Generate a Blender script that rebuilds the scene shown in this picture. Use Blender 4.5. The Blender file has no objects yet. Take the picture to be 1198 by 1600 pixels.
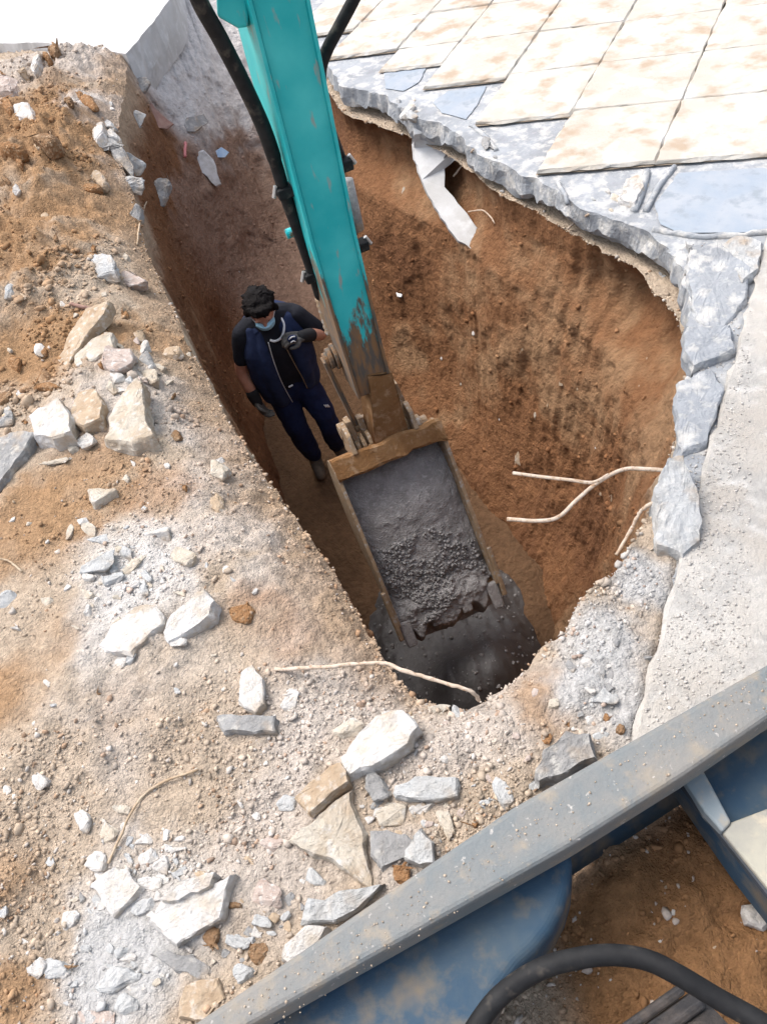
import bpy, bmesh, math, random
import numpy as np
from mathutils import Vector, Matrix
random.seed(7); RNG = np.random.default_rng(7)
SC = bpy.context.scene
COL = SC.collection

# ------------------------------------------------------------------ camera
F = 1250.0; PITCH = math.radians(49); ROLL = math.radians(16); CAMZ = 2.2
fw = np.array([0, math.cos(PITCH), -math.sin(PITCH)]); up_ = np.array([0, math.sin(PITCH), math.cos(PITCH)])
rt = np.array([1.0, 0, 0])
ix = math.cos(ROLL) * rt - math.sin(ROLL) * up_
iy = math.sin(ROLL) * rt + math.cos(ROLL) * up_
CP = np.array([0, 0, CAMZ])
cd = bpy.data.cameras.new('camera'); cam = bpy.data.objects.new('camera', cd); COL.objects.link(cam)
cam.matrix_world = Matrix(((ix[0], iy[0], -fw[0], 0), (ix[1], iy[1], -fw[1], 0), (ix[2], iy[2], -fw[2], CAMZ), (0, 0, 0, 1)))
cd.sensor_fit = 'VERTICAL'; cd.sensor_height = 36; cd.lens = F / 1600 * 36
cd.clip_start = 0.05; cd.clip_end = 400
SC.camera = cam

# ------------------------------------------------------------------ light
SUN_EL, SUN_AZ = math.radians(60), math.radians(-48)       # azimuth from +Y, towards -X: light from the left
W = bpy.data.worlds.new('World'); SC.world = W; W.use_nodes = True
nt = W.node_tree; bg = nt.nodes['Background']
sky = nt.nodes.new('ShaderNodeTexSky'); sky.sky_type = 'NISHITA'; sky.sun_disc = False
sky.sun_elevation = SUN_EL; sky.sun_rotation = SUN_AZ; sky.air_density = 1.0; sky.dust_density = 4.0; sky.ozone_density = 1.0
hs = nt.nodes.new('ShaderNodeHueSaturation'); hs.inputs['Saturation'].default_value = .55      # hazy, whitish winter sky
nt.links.new(sky.outputs[0], hs.inputs['Color']); nt.links.new(hs.outputs[0], bg.inputs[0]); bg.inputs[1].default_value = 0.15
sl = bpy.data.lights.new('sun', 'SUN'); sl.energy = 1.15; sl.angle = math.radians(35); sl.color = (1.0, 0.95, 0.88)
so = bpy.data.objects.new('sun', sl); COL.objects.link(so)
sd = Vector((math.sin(SUN_AZ) * math.cos(SUN_EL), math.cos(SUN_AZ) * math.cos(SUN_EL), math.sin(SUN_EL)))
so.rotation_euler = sd.to_track_quat('Z', 'Y').to_euler()
SC.view_settings.view_transform = 'Standard'; SC.view_settings.look = 'None'
SC.view_settings.gamma = 1; SC.view_settings.use_curve_mapping = False
SC.view_settings.exposure = 1.15

# ------------------------------------------------------------------ helpers
def ray(x, y): return fw + ix * (x - 599) / F - iy * (y - 800) / F
def at(x, y, z=0.0):
    d = ray(x, y); return CP + d * ((z - CAMZ) / d[2])
def atY(x, y, Y):
    d = ray(x, y); return CP + d * (Y / d[1])
def smooth(a, b, x):
    t = np.clip((x - a) / (b - a), 0, 1); return t * t * (3 - 2 * t)
_T = np.random.default_rng(3).random(65536).astype(np.float32)
def vnoise(p):
    p = np.asarray(p, dtype=np.float64); i = np.floor(p).astype(np.int64); f = p - i; u = f * f * (3 - 2 * f)
    def h(a, b, c): return _T[(a * 73856093 ^ b * 19349663 ^ c * 83492791) & 65535]
    x, y, z = i[..., 0], i[..., 1], i[..., 2]; ux, uy, uz = u[..., 0], u[..., 1], u[..., 2]
    r = 0
    for dz in (0, 1):
        wz = uz if dz else 1 - uz
        for dy in (0, 1):
            wy = uy if dy else 1 - uy
            r = r + wz * wy * ((1 - ux) * h(x, y + dy, z + dz) + ux * h(x + 1, y + dy, z + dz))
    return r * 2 - 1
def fbm(p, o=4, g=0.5):
    p = np.asarray(p, dtype=np.float64); r = 0; a = 1; s = 0
    for k in range(o):
        r = r + a * vnoise(p * (2.03 ** k) + 17.3 * k); s += a; a *= g
    return r / s

def worley(p, sc, seed=0):
    """2-D cell noise: 1 in the middle of a cell, 0 at its border"""
    p = np.asarray(p, float)[..., :2] * sc; i = np.floor(p).astype(np.int64); best = np.full(p.shape[:-1], 9.)
    for a in (-1, 0, 1):
        for b in (-1, 0, 1):
            c = i + np.array([a, b]); h = (c[..., 0] * 73856093 ^ c[..., 1] * 19349663 ^ seed * 83492791); u = _T[h & 65535]; v = _T[(h * 7 + 977) & 65535]
            best = np.minimum(best, np.hypot(c[..., 0] + u - p[..., 0], c[..., 1] + v - p[..., 1]))
    return np.clip(1 - best, 0, 1)
WP = {}
def tag(o, label=None, cat=None, group=None, kind=None):
    if label: o['label'] = label
    if cat: o['category'] = cat
    if group: o['group'] = group
    if kind: o['kind'] = kind
    return o
def put(o, w, parent=None):
    COL.objects.link(o); WP[o.name] = np.array(w, float)
    if parent is not None:
        o.parent = parent; o.location = Vector(w) - Vector(WP[parent.name])
    else: o.location = Vector(w)
    return o
def empty(name, w, label=None, cat=None, group=None):
    o = bpy.data.objects.new(name, None); o.empty_display_size = .1
    put(o, w); return tag(o, label, cat, group)
def mesh(name, v, f, mat=None, parent=None, smooth_=False, origin=None, cols=None, mats=None, midx=None):
    v = np.asarray(v, dtype=np.float64).reshape(-1, 3)
    if origin is None:
        origin = v.mean(0); origin[2] = v[:, 2].min()
    me = bpy.data.meshes.new(name)
    if isinstance(f, np.ndarray):
        n, k = f.shape
        me.vertices.add(len(v)); me.vertices.foreach_set('co', (v - origin).astype(np.float32).ravel())
        me.loops.add(n * k); me.loops.foreach_set('vertex_index', f.astype(np.int32).ravel())
        me.polygons.add(n); me.polygons.foreach_set('loop_start', np.arange(0, n * k, k, dtype=np.int32))
        me.polygons.foreach_set('loop_total', np.full(n, k, dtype=np.int32))
        me.update(calc_edges=True)
    else:
        me.from_pydata([tuple(p) for p in (v - origin)], [], f); me.update()
    if cols is not None:
        a = me.color_attributes.new('col', 'FLOAT_COLOR', 'POINT')
        c = np.ones((len(v), 4), np.float32); c[:, :3] = cols; a.data.foreach_set('color', c.ravel())
    for m in (mats or ([mat] if mat else [])): me.materials.append(m)
    if midx is not None: me.polygons.foreach_set('material_index', np.asarray(midx, dtype=np.int32))
    if smooth_: me.polygons.foreach_set('use_smooth', np.ones(len(me.polygons), bool))
    o = bpy.data.objects.new(name, me)
    return put(o, origin, parent)

class MB:
    """collects simple shapes as one mesh (world coordinates)"""
    def __init__(s): s.v = []; s.f = []
    def add(s, v, f):
        b = len(s.v); s.v += [tuple(p) for p in v]; s.f += [tuple(i + b for i in q) for q in f]; return s
    def hexa(s, p):  # 8 points: bottom ring 0-3, top ring 4-7
        return s.add(p, [(3, 2, 1, 0), (4, 5, 6, 7), (0, 1, 5, 4), (1, 2, 6, 5), (2, 3, 7, 6), (3, 0, 4, 7)])
    def box(s, c, ax, ay, az):
        c, ax, ay, az = map(np.asarray, (c, ax, ay, az))
        return s.hexa([c - ax - ay - az, c + ax - ay - az, c + ax + ay - az, c - ax + ay - az,
                       c - ax - ay + az, c + ax - ay + az, c + ax + ay + az, c - ax + ay + az])
    def tube(s, pts, r, n=10, cap=True):
        pts = [np.asarray(p, float) for p in pts]; b = len(s.v); ref = None
        rr = r if hasattr(r, '__len__') else [r] * len(pts)
        for i, p in enumerate(pts):
            t = pts[min(i + 1, len(pts) - 1)] - pts[max(i - 1, 0)]; t /= np.linalg.norm(t) + 1e-9
            if ref is None: ref = np.array([0, 0, 1.]) if abs(t[2]) < .9 else np.array([1., 0, 0])
            a = np.cross(t, ref); a /= np.linalg.norm(a) + 1e-9; c = np.cross(a, t); ref = c
            for k in range(n):
                th = 2 * math.pi * k / n; s.v.append(tuple(p + rr[i] * (math.cos(th) * a + math.sin(th) * c)))
        for i in range(len(pts) - 1):
            for k in range(n):
                s.f.append((b + i * n + k, b + i * n + (k + 1) % n, b + (i + 1) * n + (k + 1) % n, b + (i + 1) * n + k))
        if cap:
            s.f.append(tuple(b + k for k in range(n))[::-1]); s.f.append(tuple(b + (len(pts) - 1) * n + k for k in range(n)))
        return s
    def disc(s, c, ax, r, h, n=16):
        ax = np.asarray(ax, float); ax = ax / np.linalg.norm(ax); c = np.asarray(c, float)
        return s.tube([c - ax * h / 2, c + ax * h / 2], r, n)
    def prism(s, top, bot):
        n = len(top); b = len(s.v); s.v += [tuple(p) for p in bot] + [tuple(p) for p in top]
        s.f.append(tuple(b + k for k in range(n))[::-1]); s.f.append(tuple(b + n + k for k in range(n)))
        for k in range(n): s.f.append((b + k, b + (k + 1) % n, b + n + (k + 1) % n, b + n + k))
        return s
    def build(s, name, mat, parent=None, smooth_=False, bevel=0, seg=2, origin=None, sub=0):
        o = mesh(name, s.v, s.f, mat, parent, smooth_, origin)
        bm = bmesh.new(); bm.from_mesh(o.data); bmesh.ops.recalc_face_normals(bm, faces=bm.faces)
        bm.to_mesh(o.data); bm.free()
        if bevel:
            m = o.modifiers.new('bevel', 'BEVEL'); m.width = bevel; m.segments = seg; m.limit_method = 'ANGLE'; m.angle_limit = .6
        return o
def spline(pts, n=8):
    P = [np.asarray(p, float) for p in pts]; P = [2 * P[0] - P[1]] + P + [2 * P[-1] - P[-2]]; out = []
    for i in range(1, len(P) - 2):
        for k in range(n):
            t = k / n; a, b, c, d = P[i - 1:i + 3]
            out.append(.5 * (2 * b + (c - a) * t + (2 * a - 5 * b + 4 * c - d) * t * t + (3 * b - a - 3 * c + d) * t ** 3))
    out.append(P[-2]); return out

# ------------------------------------------------------------------ materials
def M(name, base, rough=.9, c2=None, c3=None, scale=12., bump=.3, bscale=60., bdist=.01, attr=False, metal=0., detail=6, spec=.3,
      speck=None, speck_scale=150., speck_t=.68, vor=0., vscale=70., world=False, soft=.04):
    m = bpy.data.materials.new(name); m.use_nodes = True; N = m.node_tree.nodes; L = m.node_tree.links; p = N['Principled BSDF']
    p.inputs['Roughness'].default_value = rough; p.inputs['Metallic'].default_value = metal
    p.inputs['Specular IOR Level'].default_value = spec
    tc = N.new('ShaderNodeTexCoord'); geo = N.new('ShaderNodeNewGeometry'); CO = geo.outputs['Position'] if world else tc.outputs['Object']
    def noise(s, d=detail, r=.6):
        n = N.new('ShaderNodeTexNoise'); n.inputs['Scale'].default_value = s; n.inputs['Detail'].default_value = d
        n.inputs['Roughness'].default_value = r; L.new(CO, n.inputs['Vector']); return n
    def mix(fac, a, b, mode='MIX'):
        x = N.new('ShaderNodeMix'); x.data_type = 'RGBA'; x.blend_type = mode
        for s, val in ((x.inputs[0], fac), (x.inputs[6], a), (x.inputs[7], b)):
            if isinstance(val, (tuple, list)): s.default_value = (*val, 1)
            elif isinstance(val, (int, float)): s.default_value = val
            else: L.new(val, s)
        return x.outputs[2]
    def ramp(src, a, b):
        r = N.new('ShaderNodeMapRange'); r.inputs[1].default_value = a; r.inputs[2].default_value = b; L.new(src, r.inputs[0]); return r.outputs[0]
    n1 = noise(scale)
    if attr:
        at_ = N.new('ShaderNodeAttribute'); at_.attribute_name = 'col'; col = at_.outputs['Color']
        v = ramp(n1.outputs[0], .3, .7)
        sc_ = N.new('ShaderNodeMapRange'); sc_.inputs[3].default_value = .78; sc_.inputs[4].default_value = 1.2
        sc_.inputs[1].default_value = .3; sc_.inputs[2].default_value = .7
        L.new(n1.outputs[0], sc_.inputs[0]); col = mix(1., col, sc_.outputs[0], 'MULTIPLY')
    else:
        col = base
        if c2: col = mix(ramp(n1.outputs[0], .4, .62), base, c2)
        if c3:
            n3 = noise(scale * 2.7); col = mix(ramp(n3.outputs[0], .52, .66), col, c3)
    if speck:
        n4 = noise(speck_scale, 3); col = mix(ramp(n4.outputs[0], speck_t - soft, speck_t + soft), col, speck)
    if isinstance(col, tuple): p.inputs['Base Color'].default_value = (*col, 1)
    else: L.new(col, p.inputs['Base Color'])
    if bump:
        b = N.new('ShaderNodeBump'); b.inputs['Strength'].default_value = bump; b.inputs['Distance'].default_value = bdist
        nb = noise(bscale, 8, .68); hgt = nb.outputs[0]
        if vor:
            wn = N.new('ShaderNodeMix'); wn.data_type = 'RGBA'; wn.blend_type = 'ADD'; wn.inputs[0].default_value = .012; L.new(CO, wn.inputs[6]); L.new(noise(25).outputs['Color'], wn.inputs[7])
            for vs_, k in ((vscale, vor), (vscale * 2.3, vor * .6)):
                vo = N.new('ShaderNodeTexVoronoi'); vo.inputs['Scale'].default_value = vs_; L.new(wn.outputs[2], vo.inputs['Vector'])
                ml = N.new('ShaderNodeMath'); ml.operation = 'MULTIPLY_ADD'; ml.inputs[1].default_value = -k; L.new(vo.outputs['Distance'], ml.inputs[0]); L.new(hgt, ml.inputs[2]); hgt = ml.outputs[0]
        L.new(hgt, b.inputs['Height']); L.new(b.outputs[0], p.inputs['Normal'])
    m['nodes'] = 1
    return m

MT = {}
MT['soil'] = M('soil', None, .97, attr=True, scale=45, bump=1., bscale=85, bdist=.013, spec=.05, vor=.55, vscale=70)
MT['clay'] = M('clay', None, .95, attr=True, scale=22, bump=.95, bscale=38, bdist=.025, spec=.12, vor=.35, vscale=26)
MT['crumb'] = M('crumb', None, .97, attr=True, scale=60, bump=.5, bscale=160, bdist=.004, spec=.05)
MT['white'] = M('pale_concrete', (.58, .56, .54), .95, (.46, .41, .35), (.63, .62, .61), 9, .9, 60, .012, spec=.1, speck=(.40, .315, .235), speck_scale=7, speck_t=.60, soft=.10)
MT['cream'] = M('cream_concrete', (.51, .46, .39), .95, (.40, .33, .25), (.58, .55, .51), 9, .9, 60, .012, spec=.1, speck=(.40, .315, .235), speck_scale=7, speck_t=.60, soft=.10)
MT['grey'] = M('grey_concrete', (.32, .315, .31), .95, (.22, .215, .21), (.47, .45, .42), 9, .9, 60, .012, spec=.1, speck=(.40, .315, .235), speck_scale=7, speck_t=.60, soft=.10)
MT['blue'] = M('bluish_concrete', (.46, .465, .465), .95, (.36, .35, .335), (.55, .54, .52), 9, .9, 60, .012, spec=.1, speck=(.40, .315, .235), speck_scale=7, speck_t=.60, soft=.10)
MT['tan'] = M('dirty_stone', (.42, .33, .24), .95, (.33, .24, .16), (.52, .46, .40), 12, .7, 60, .01, spec=.1)
MT['orange'] = M('orange_clay', (.34, .19, .095), .97, (.27, .14, .065), (.43, .29, .18), 16, 1, 45, .02, spec=.1, vor=.5, vscale=45)
MT['brown'] = M('brown_clay', (.30, .19, .11), .97, (.23, .13, .07), (.42, .31, .21), 16, 1, 45, .02, spec=.1, vor=.5, vscale=45)
MT['pinkish'] = M('pinkish_rubble', (.44, .37, .33), .95, (.36, .28, .24), (.55, .51, .48), 16, .8, 60, .01, spec=.1)
MT['tile'] = M('paving_tile', (.50, .475, .43), .9, (.44, .40, .345), (.55, .54, .52), 1.7, .7, 60, .009, spec=.12, speck=(.38, .30, .225), speck_scale=5.2, speck_t=.59, soft=.09, world=True)
MT['tile_white'] = M('dusty_paving', (.50, .475, .44), .92, (.42, .385, .345), (.58, .56, .53), 3.0, .9, 60, .012, spec=.12, speck=(.36, .345, .325), speck_scale=8, speck_t=.58, soft=.12, world=True)
MT['mortar'] = M('mortar_bed', (.33, .345, .365), .95, (.25, .26, .275), (.46, .46, .46), 4, .7, 60, .010, spec=.12, speck=(.53, .51, .48), speck_scale=14, speck_t=.60, soft=.10, vor=.3, vscale=55)
MT['mortar_wet'] = M('mortar_imprint', (.27, .31, .36), .85, (.33, .35, .38), (.24, .27, .30), 4, .5, 60, .005, spec=.2)
MT['joint'] = M('joint_dirt', (.26, .21, .16), .95, (.34, .27, .2), None, 20, .5, 60, .006)
MT['slabwhite'] = M('white_slab', (.52, .515, .51), .9, (.42, .41, .395), (.57, .57, .57), 3, .3, 60, .006, spec=.15)
MT['wet'] = M('wet_concrete', (.30, .285, .28), .62, (.23, .22, .215), (.36, .345, .34), 16, 1., 110, .008, spec=.3, vor=.5, vscale=120)
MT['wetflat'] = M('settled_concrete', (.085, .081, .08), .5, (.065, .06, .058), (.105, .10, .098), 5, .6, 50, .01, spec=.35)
MT['rebar'] = M('dusty_rod', (.46, .36, .27), .8, (.55, .46, .38), (.33, .21, .13), 30, .5, 200, .003)
MT['twig'] = M('dry_twig', (.36, .26, .17), .9, (.46, .37, .27), None, 30, .5, 200, .003)
MT['rubber'] = M('black_rubber', (.010, .010, .011), .65, (.018, .018, .019), None, 20, .2, 100, .003, spec=.2, speck=(.07, .06, .05), speck_scale=18, speck_t=.66, soft=.08)
MT['rubber_mud'] = M('muddy_rubber', (.05, .048, .05), .85, (.16, .13, .11), (.09, .085, .09), 9, .8, 50, .01)
MT['bolt'] = M('bolt_steel', (.5, .5, .5), .45, (.35, .33, .3), None, 30, .2, 90, .002, metal=.7)
MT['steelmud'] = M('muddy_steel', (.30, .21, .13), .8, (.22, .15, .09), (.34, .31, .28), 18, .6, 70, .006, spec=.3)
MT['mud'] = M('caked_mud', (.25, .135, .06), .92, (.20, .10, .04), (.33, .21, .12), 9, .8, 45, .012, spec=.15)
MT['blade_top'] = M('worn_blade_edge', (.165, .18, .185), .75, (.22, .21, .195), (.26, .23, .19), 6.5, .7, 60, .005, metal=.1, spec=.3, speck=(.45, .42, .39), speck_scale=45, speck_t=.69)
MT['blue_paint'] = M('blue_paint', (.026, .058, .098), .65, (.06, .085, .105), (.10, .10, .095), 4, .35, 40, .005, spec=.25, speck=(.15, .12, .09), speck_scale=8, speck_t=.60, soft=.10)
MT['grey_paint'] = M('greyblue_paint', (.17, .21, .235), .6, (.24, .26, .27), (.30, .27, .22), 7, .3, 60, .004, spec=.35)
MT['dust_plate'] = M('dusty_plate', (.36, .34, .28), .85, (.28, .27, .24), (.42, .37, .29), 8, .4, 60, .004)
MT['dark'] = M('dark_steel', (.02, .024, .03), .6, (.035, .04, .05), None, 10, .2, 60, .003)
# person
MT['skin'] = M('skin', (.50, .25, .17), .5, (.44, .20, .13), None, 20, .1, 200, .001, spec=.4)
MT['hair'] = M('black_hair', (.004, .003, .003), .7, (.008, .006, .006), None, 50, .6, 120, .01, spec=.12)
MT['vest'] = M('navy_vest', (.013, .022, .062), .85, (.018, .03, .08), None, 20, .3, 60, .012)
MT['shirt'] = M('black_shirt', (.008, .009, .014), .9, (.012, .013, .02), None, 20, .3, 60, .01)
MT['trousers'] = M('navy_trousers', (.006, .012, .05), .85, (.009, .018, .065), None, 14, .4, 40, .015)
MT['glove'] = M('grey_glove', (.075, .072, .066), .9, (.12, .11, .10), None, 40, .4, 150, .004)
MT['cuff'] = M('dark_cuff', (.018, .018, .02), .9, None, None, 20, .3, 100, .004)
MT['mask'] = M('blue_mask', (.33, .58, .72), .8, (.38, .64, .78), None, 20, .15, 120, .003)
MT['cord'] = M('white_cord', (.75, .75, .75), .6, None, None, 20, 0)
MT['boot'] = M('grey_boot', (.09, .075, .06), .9, (.15, .12, .09), None, 20, .4, 80, .005)
MT['plainwhite'] = M('white_plastic', (.75, .75, .74), .6, (.66, .66, .66), None, 20, .2, 60, .004)
MT['cloth'] = M('grey_cloth', (.50, .50, .51), .9, (.40, .39, .38), None, 20, .5, 40, .01)
MT['pink'] = M('pink_plastic', (.62, .22, .22), .6, (.5, .2, .2), None, 20, .1)
MT['skyblue'] = M('blue_plastic', (.32, .47, .66), .6, (.45, .56, .7), None, 20, .1)
MT['redboard'] = M('reddish_board', (.26, .15, .12), .9, (.34, .22, .18), None, 14, .5)

def teal(name, mud_lo, mud_hi, scr=True):
    """teal machine paint, caked with mud towards the lower end of the arm, scratched"""
    m = bpy.data.materials.new(name); m.use_nodes = True; N = m.node_tree.nodes; L = m.node_tree.links; p = N['Principled BSDF']
    g = N.new('ShaderNodeNewGeometry'); sep = N.new('ShaderNodeSeparateXYZ'); L.new(g.outputs['Position'], sep.inputs[0])
    mp = N.new('ShaderNodeMapping'); mp.inputs['Scale'].default_value = (22, 22, 5); L.new(g.outputs['Position'], mp.inputs[0])
    n = N.new('ShaderNodeTexNoise'); n.inputs['Scale'].default_value = 1.; n.inputs['Detail'].default_value = 6; n.inputs['Roughness'].default_value = .65; L.new(mp.outputs[0], n.inputs[0])
    a = N.new('ShaderNodeMapRange'); a.inputs[1].default_value = mud_hi; a.inputs[2].default_value = mud_lo; a.inputs[3].default_value = -.25; a.inputs[4].default_value = .55; a.clamp = False
    L.new(sep.outputs[2], a.inputs[0])
    cl = N.new('ShaderNodeClamp'); cl.inputs[1].default_value = -.18; cl.inputs[2].default_value = .6; L.new(a.outputs[0], cl.inputs[0])
    s = N.new('ShaderNodeMath'); s.operation = 'ADD'; L.new(cl.outputs[0], s.inputs[0]); L.new(n.outputs[0], s.inputs[1])
    r = N.new('ShaderNodeMapRange'); r.inputs[1].default_value = .60; r.inputs[2].default_value = .68; L.new(s.outputs[0], r.inputs[0])
    n2 = N.new('ShaderNodeTexNoise'); n2.inputs['Scale'].default_value = 55; n2.inputs['Scale'].default_value = 1.; n2.inputs['Detail'].default_value = 5; m2 = N.new('ShaderNodeMapping'); m2.inputs['Scale'].default_value = (55, 55, 12); L.new(g.outputs['Position'], m2.inputs[0]); L.new(m2.outputs[0], n2.inputs[0])
    mudc = N.new('ShaderNodeMix'); mudc.data_type = 'RGBA'; mudc.inputs[6].default_value = (.22, .12, .055, 1); mudc.inputs[7].default_value = (.10, .085, .068, 1); r2 = N.new('ShaderNodeMapRange'); r2.inputs[1].default_value = .38; r2.inputs[2].default_value = .6; L.new(n2.outputs[0], r2.inputs[0]); L.new(r2.outputs[0], mudc.inputs[0])
    mn = N.new('ShaderNodeMapping'); mn.inputs['Scale'].default_value = (38, 38, 9); L.new(g.outputs['Position'], mn.inputs[0])
    n3 = N.new('ShaderNodeTexNoise'); n3.inputs['Scale'].default_value = 1; n3.inputs['Detail'].default_value = 4; L.new(mn.outputs[0], n3.inputs[0])
    r3 = N.new('ShaderNodeMapRange'); r3.inputs[1].default_value = .62; r3.inputs[2].default_value = .70; L.new(n3.outputs[0], r3.inputs[0])
    pc = N.new('ShaderNodeMix'); pc.data_type = 'RGBA'; fd = N.new('ShaderNodeTexNoise'); fd.inputs['Scale'].default_value = 5; fd.inputs['Detail'].default_value = 6; L.new(g.outputs['Position'], fd.inputs[0])
    fr_ = N.new('ShaderNodeMapRange'); fr_.inputs[1].default_value = .38; fr_.inputs[2].default_value = .68; L.new(fd.outputs[0], fr_.inputs[0])
    fm = N.new('ShaderNodeMix'); fm.data_type = 'RGBA'; fm.inputs[6].default_value = (.004, .40, .43, 1); fm.inputs[7].default_value = (.05, .52, .53, 1); L.new(fr_.outputs[0], fm.inputs[0]); L.new(fm.outputs[2], pc.inputs[6]); pc.inputs[7].default_value = (.25, .34, .32, 1); L.new(r3.outputs[0], pc.inputs[0])
    mx = N.new('ShaderNodeMix'); mx.data_type = 'RGBA'; L.new(r.outputs[0], mx.inputs[0]); L.new(pc.outputs[2], mx.inputs[6]); L.new(mudc.outputs[2], mx.inputs[7])
    L.new(mx.outputs[2], p.inputs['Base Color'])
    rr = N.new('ShaderNodeMapRange'); rr.inputs[3].default_value = .38; rr.inputs[4].default_value = .92; L.new(r.outputs[0], rr.inputs[0]); L.new(rr.outputs[0], p.inputs['Roughness'])
    b = N.new('ShaderNodeBump'); b.inputs['Distance'].default_value = .008
    L.new(r.outputs[0], b.inputs['Height']); b.inputs['Strength'].default_value = .5; L.new(b.outputs[0], p.inputs['Normal'])
    return m
MT['teal'] = teal('teal_paint', -.30, .66); MT['teal2'] = teal('teal_paint_worn', .0, .9)

# ------------------------------------------------------------------ trench + ground
RIM_PX = [(255, 0), (205, 80), (195, 170), (190, 250), (215, 330), (232, 400), (270, 480), (310, 570), (350, 650), (400, 720), (450, 800),
          (510, 880), (560, 960), (600, 1030), (640, 1080), (700, 1100), (760, 1085), (800, 1050), (850, 1000), (890, 985), (920, 930),
          (960, 900), (1010, 830), (1040, 720), (1060, 640), (1075, 560), (1078, 490), (1050, 430), (1000, 370), (920, 330), (850, 290),
          (760, 250), (700, 200), (600, 160), (530, 140), (500, 100)]
rim = [at(*p, (-.16 if 5 <= i <= 13 else -.08 if i in (3, 4, 14) else 0))[:2] for i, p in enumerate(RIM_PX)] + [np.array([.50, 7.4]), np.array([.42, 8.8]), np.array([.1, 9.6]), np.array([-.35, 9.4])]
rim = np.array(rim); CEN = np.array([.1, 2.6])
def resample(P, n):
    Q = np.vstack([P, P[:1]]); S = []
    for a, b in zip(Q[:-1], Q[1:]):
        k = 40; t = np.linspace(0, 1, k, endpoint=False)[:, None]; S.append(a + (b - a) * t)
    S = np.vstack(S)
    for _ in range(60): S = .5 * S + .25 * (np.roll(S, 1, 0) + np.roll(S, -1, 0))
    S = np.vstack([S, S[:1]]); seg = np.linalg.norm(np.diff(S, axis=0), axis=1)
    mid = (S[1:] + S[:-1]) / 2; wgt = seg / np.sqrt((mid ** 2).sum(1) + CAMZ ** 2)
    c = np.concatenate([[0], np.cumsum(wgt)]); u = np.linspace(0, c[-1], n, endpoint=False)
    return np.stack([np.interp(u, c, S[:, 0]), np.interp(u, c, S[:, 1])], 1)
NU = 1150
R0 = resample(rim, NU)
dirs = R0 - CEN; rad = np.linalg.norm(dirs, axis=1); dirs /= rad[:, None]
ang = np.degrees(np.arctan2(dirs[:, 1], dirs[:, 0]))
P3 = np.concatenate([R0, np.zeros((NU, 1))], 1)
rad = rad + .035 * fbm(P3 * 4, 3) + .018 * fbm(P3 * 17, 3)
R0 = CEN + dirs * rad[:, None]
ZF = -2.06
# signed distance to the rim on a grid
GX0, GY0, GS, GNX, GNY = -3.2, -.6, .025, 300, 420
gx, gy = np.meshgrid(GX0 + np.arange(GNX) * GS, GY0 + np.arange(GNY) * GS)
gp = np.stack([gx.ravel(), gy.ravel()], 1).astype(np.float32); dist = np.empty(len(gp), np.float32); RR = R0[::2].astype(np.float32)
for i in range(0, len(gp), 8000):
    q = gp[i:i + 8000]; d2 = (q[:, None, 0] - RR[None, :, 0]) ** 2 + (q[:, None, 1] - RR[None, :, 1]) ** 2; dist[i:i + 8000] = np.sqrt(d2.min(1))
def inside(pts, poly):
    x, y = pts[:, 0], pts[:, 1]; r = np.zeros(len(pts), bool); j = len(poly) - 1
    for i in range(len(poly)):
        xi, yi = poly[i]; xj, yj = poly[j]
        c = ((yi > y) != (yj > y)) & (x < (xj - xi) * (y - yi) / (yj - yi + 1e-12) + xi); r ^= c; j = i
    return r
dist[inside(gp, R0[::2])] *= -1
DG = dist.reshape(GNY, GNX)
def rimdist(x, y):
    u = np.clip((x - GX0) / GS, 0, GNX - 1.001); v = np.clip((y - GY0) / GS, 0, GNY - 1.001)
    i = u.astype(int); j = v.astype(int); a = u - i; b = v - j
    return (DG[j, i] * (1 - a) + DG[j, i + 1] * a) * (1 - b) + (DG[j + 1, i] * (1 - a) + DG[j + 1, i + 1] * a) * b
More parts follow.
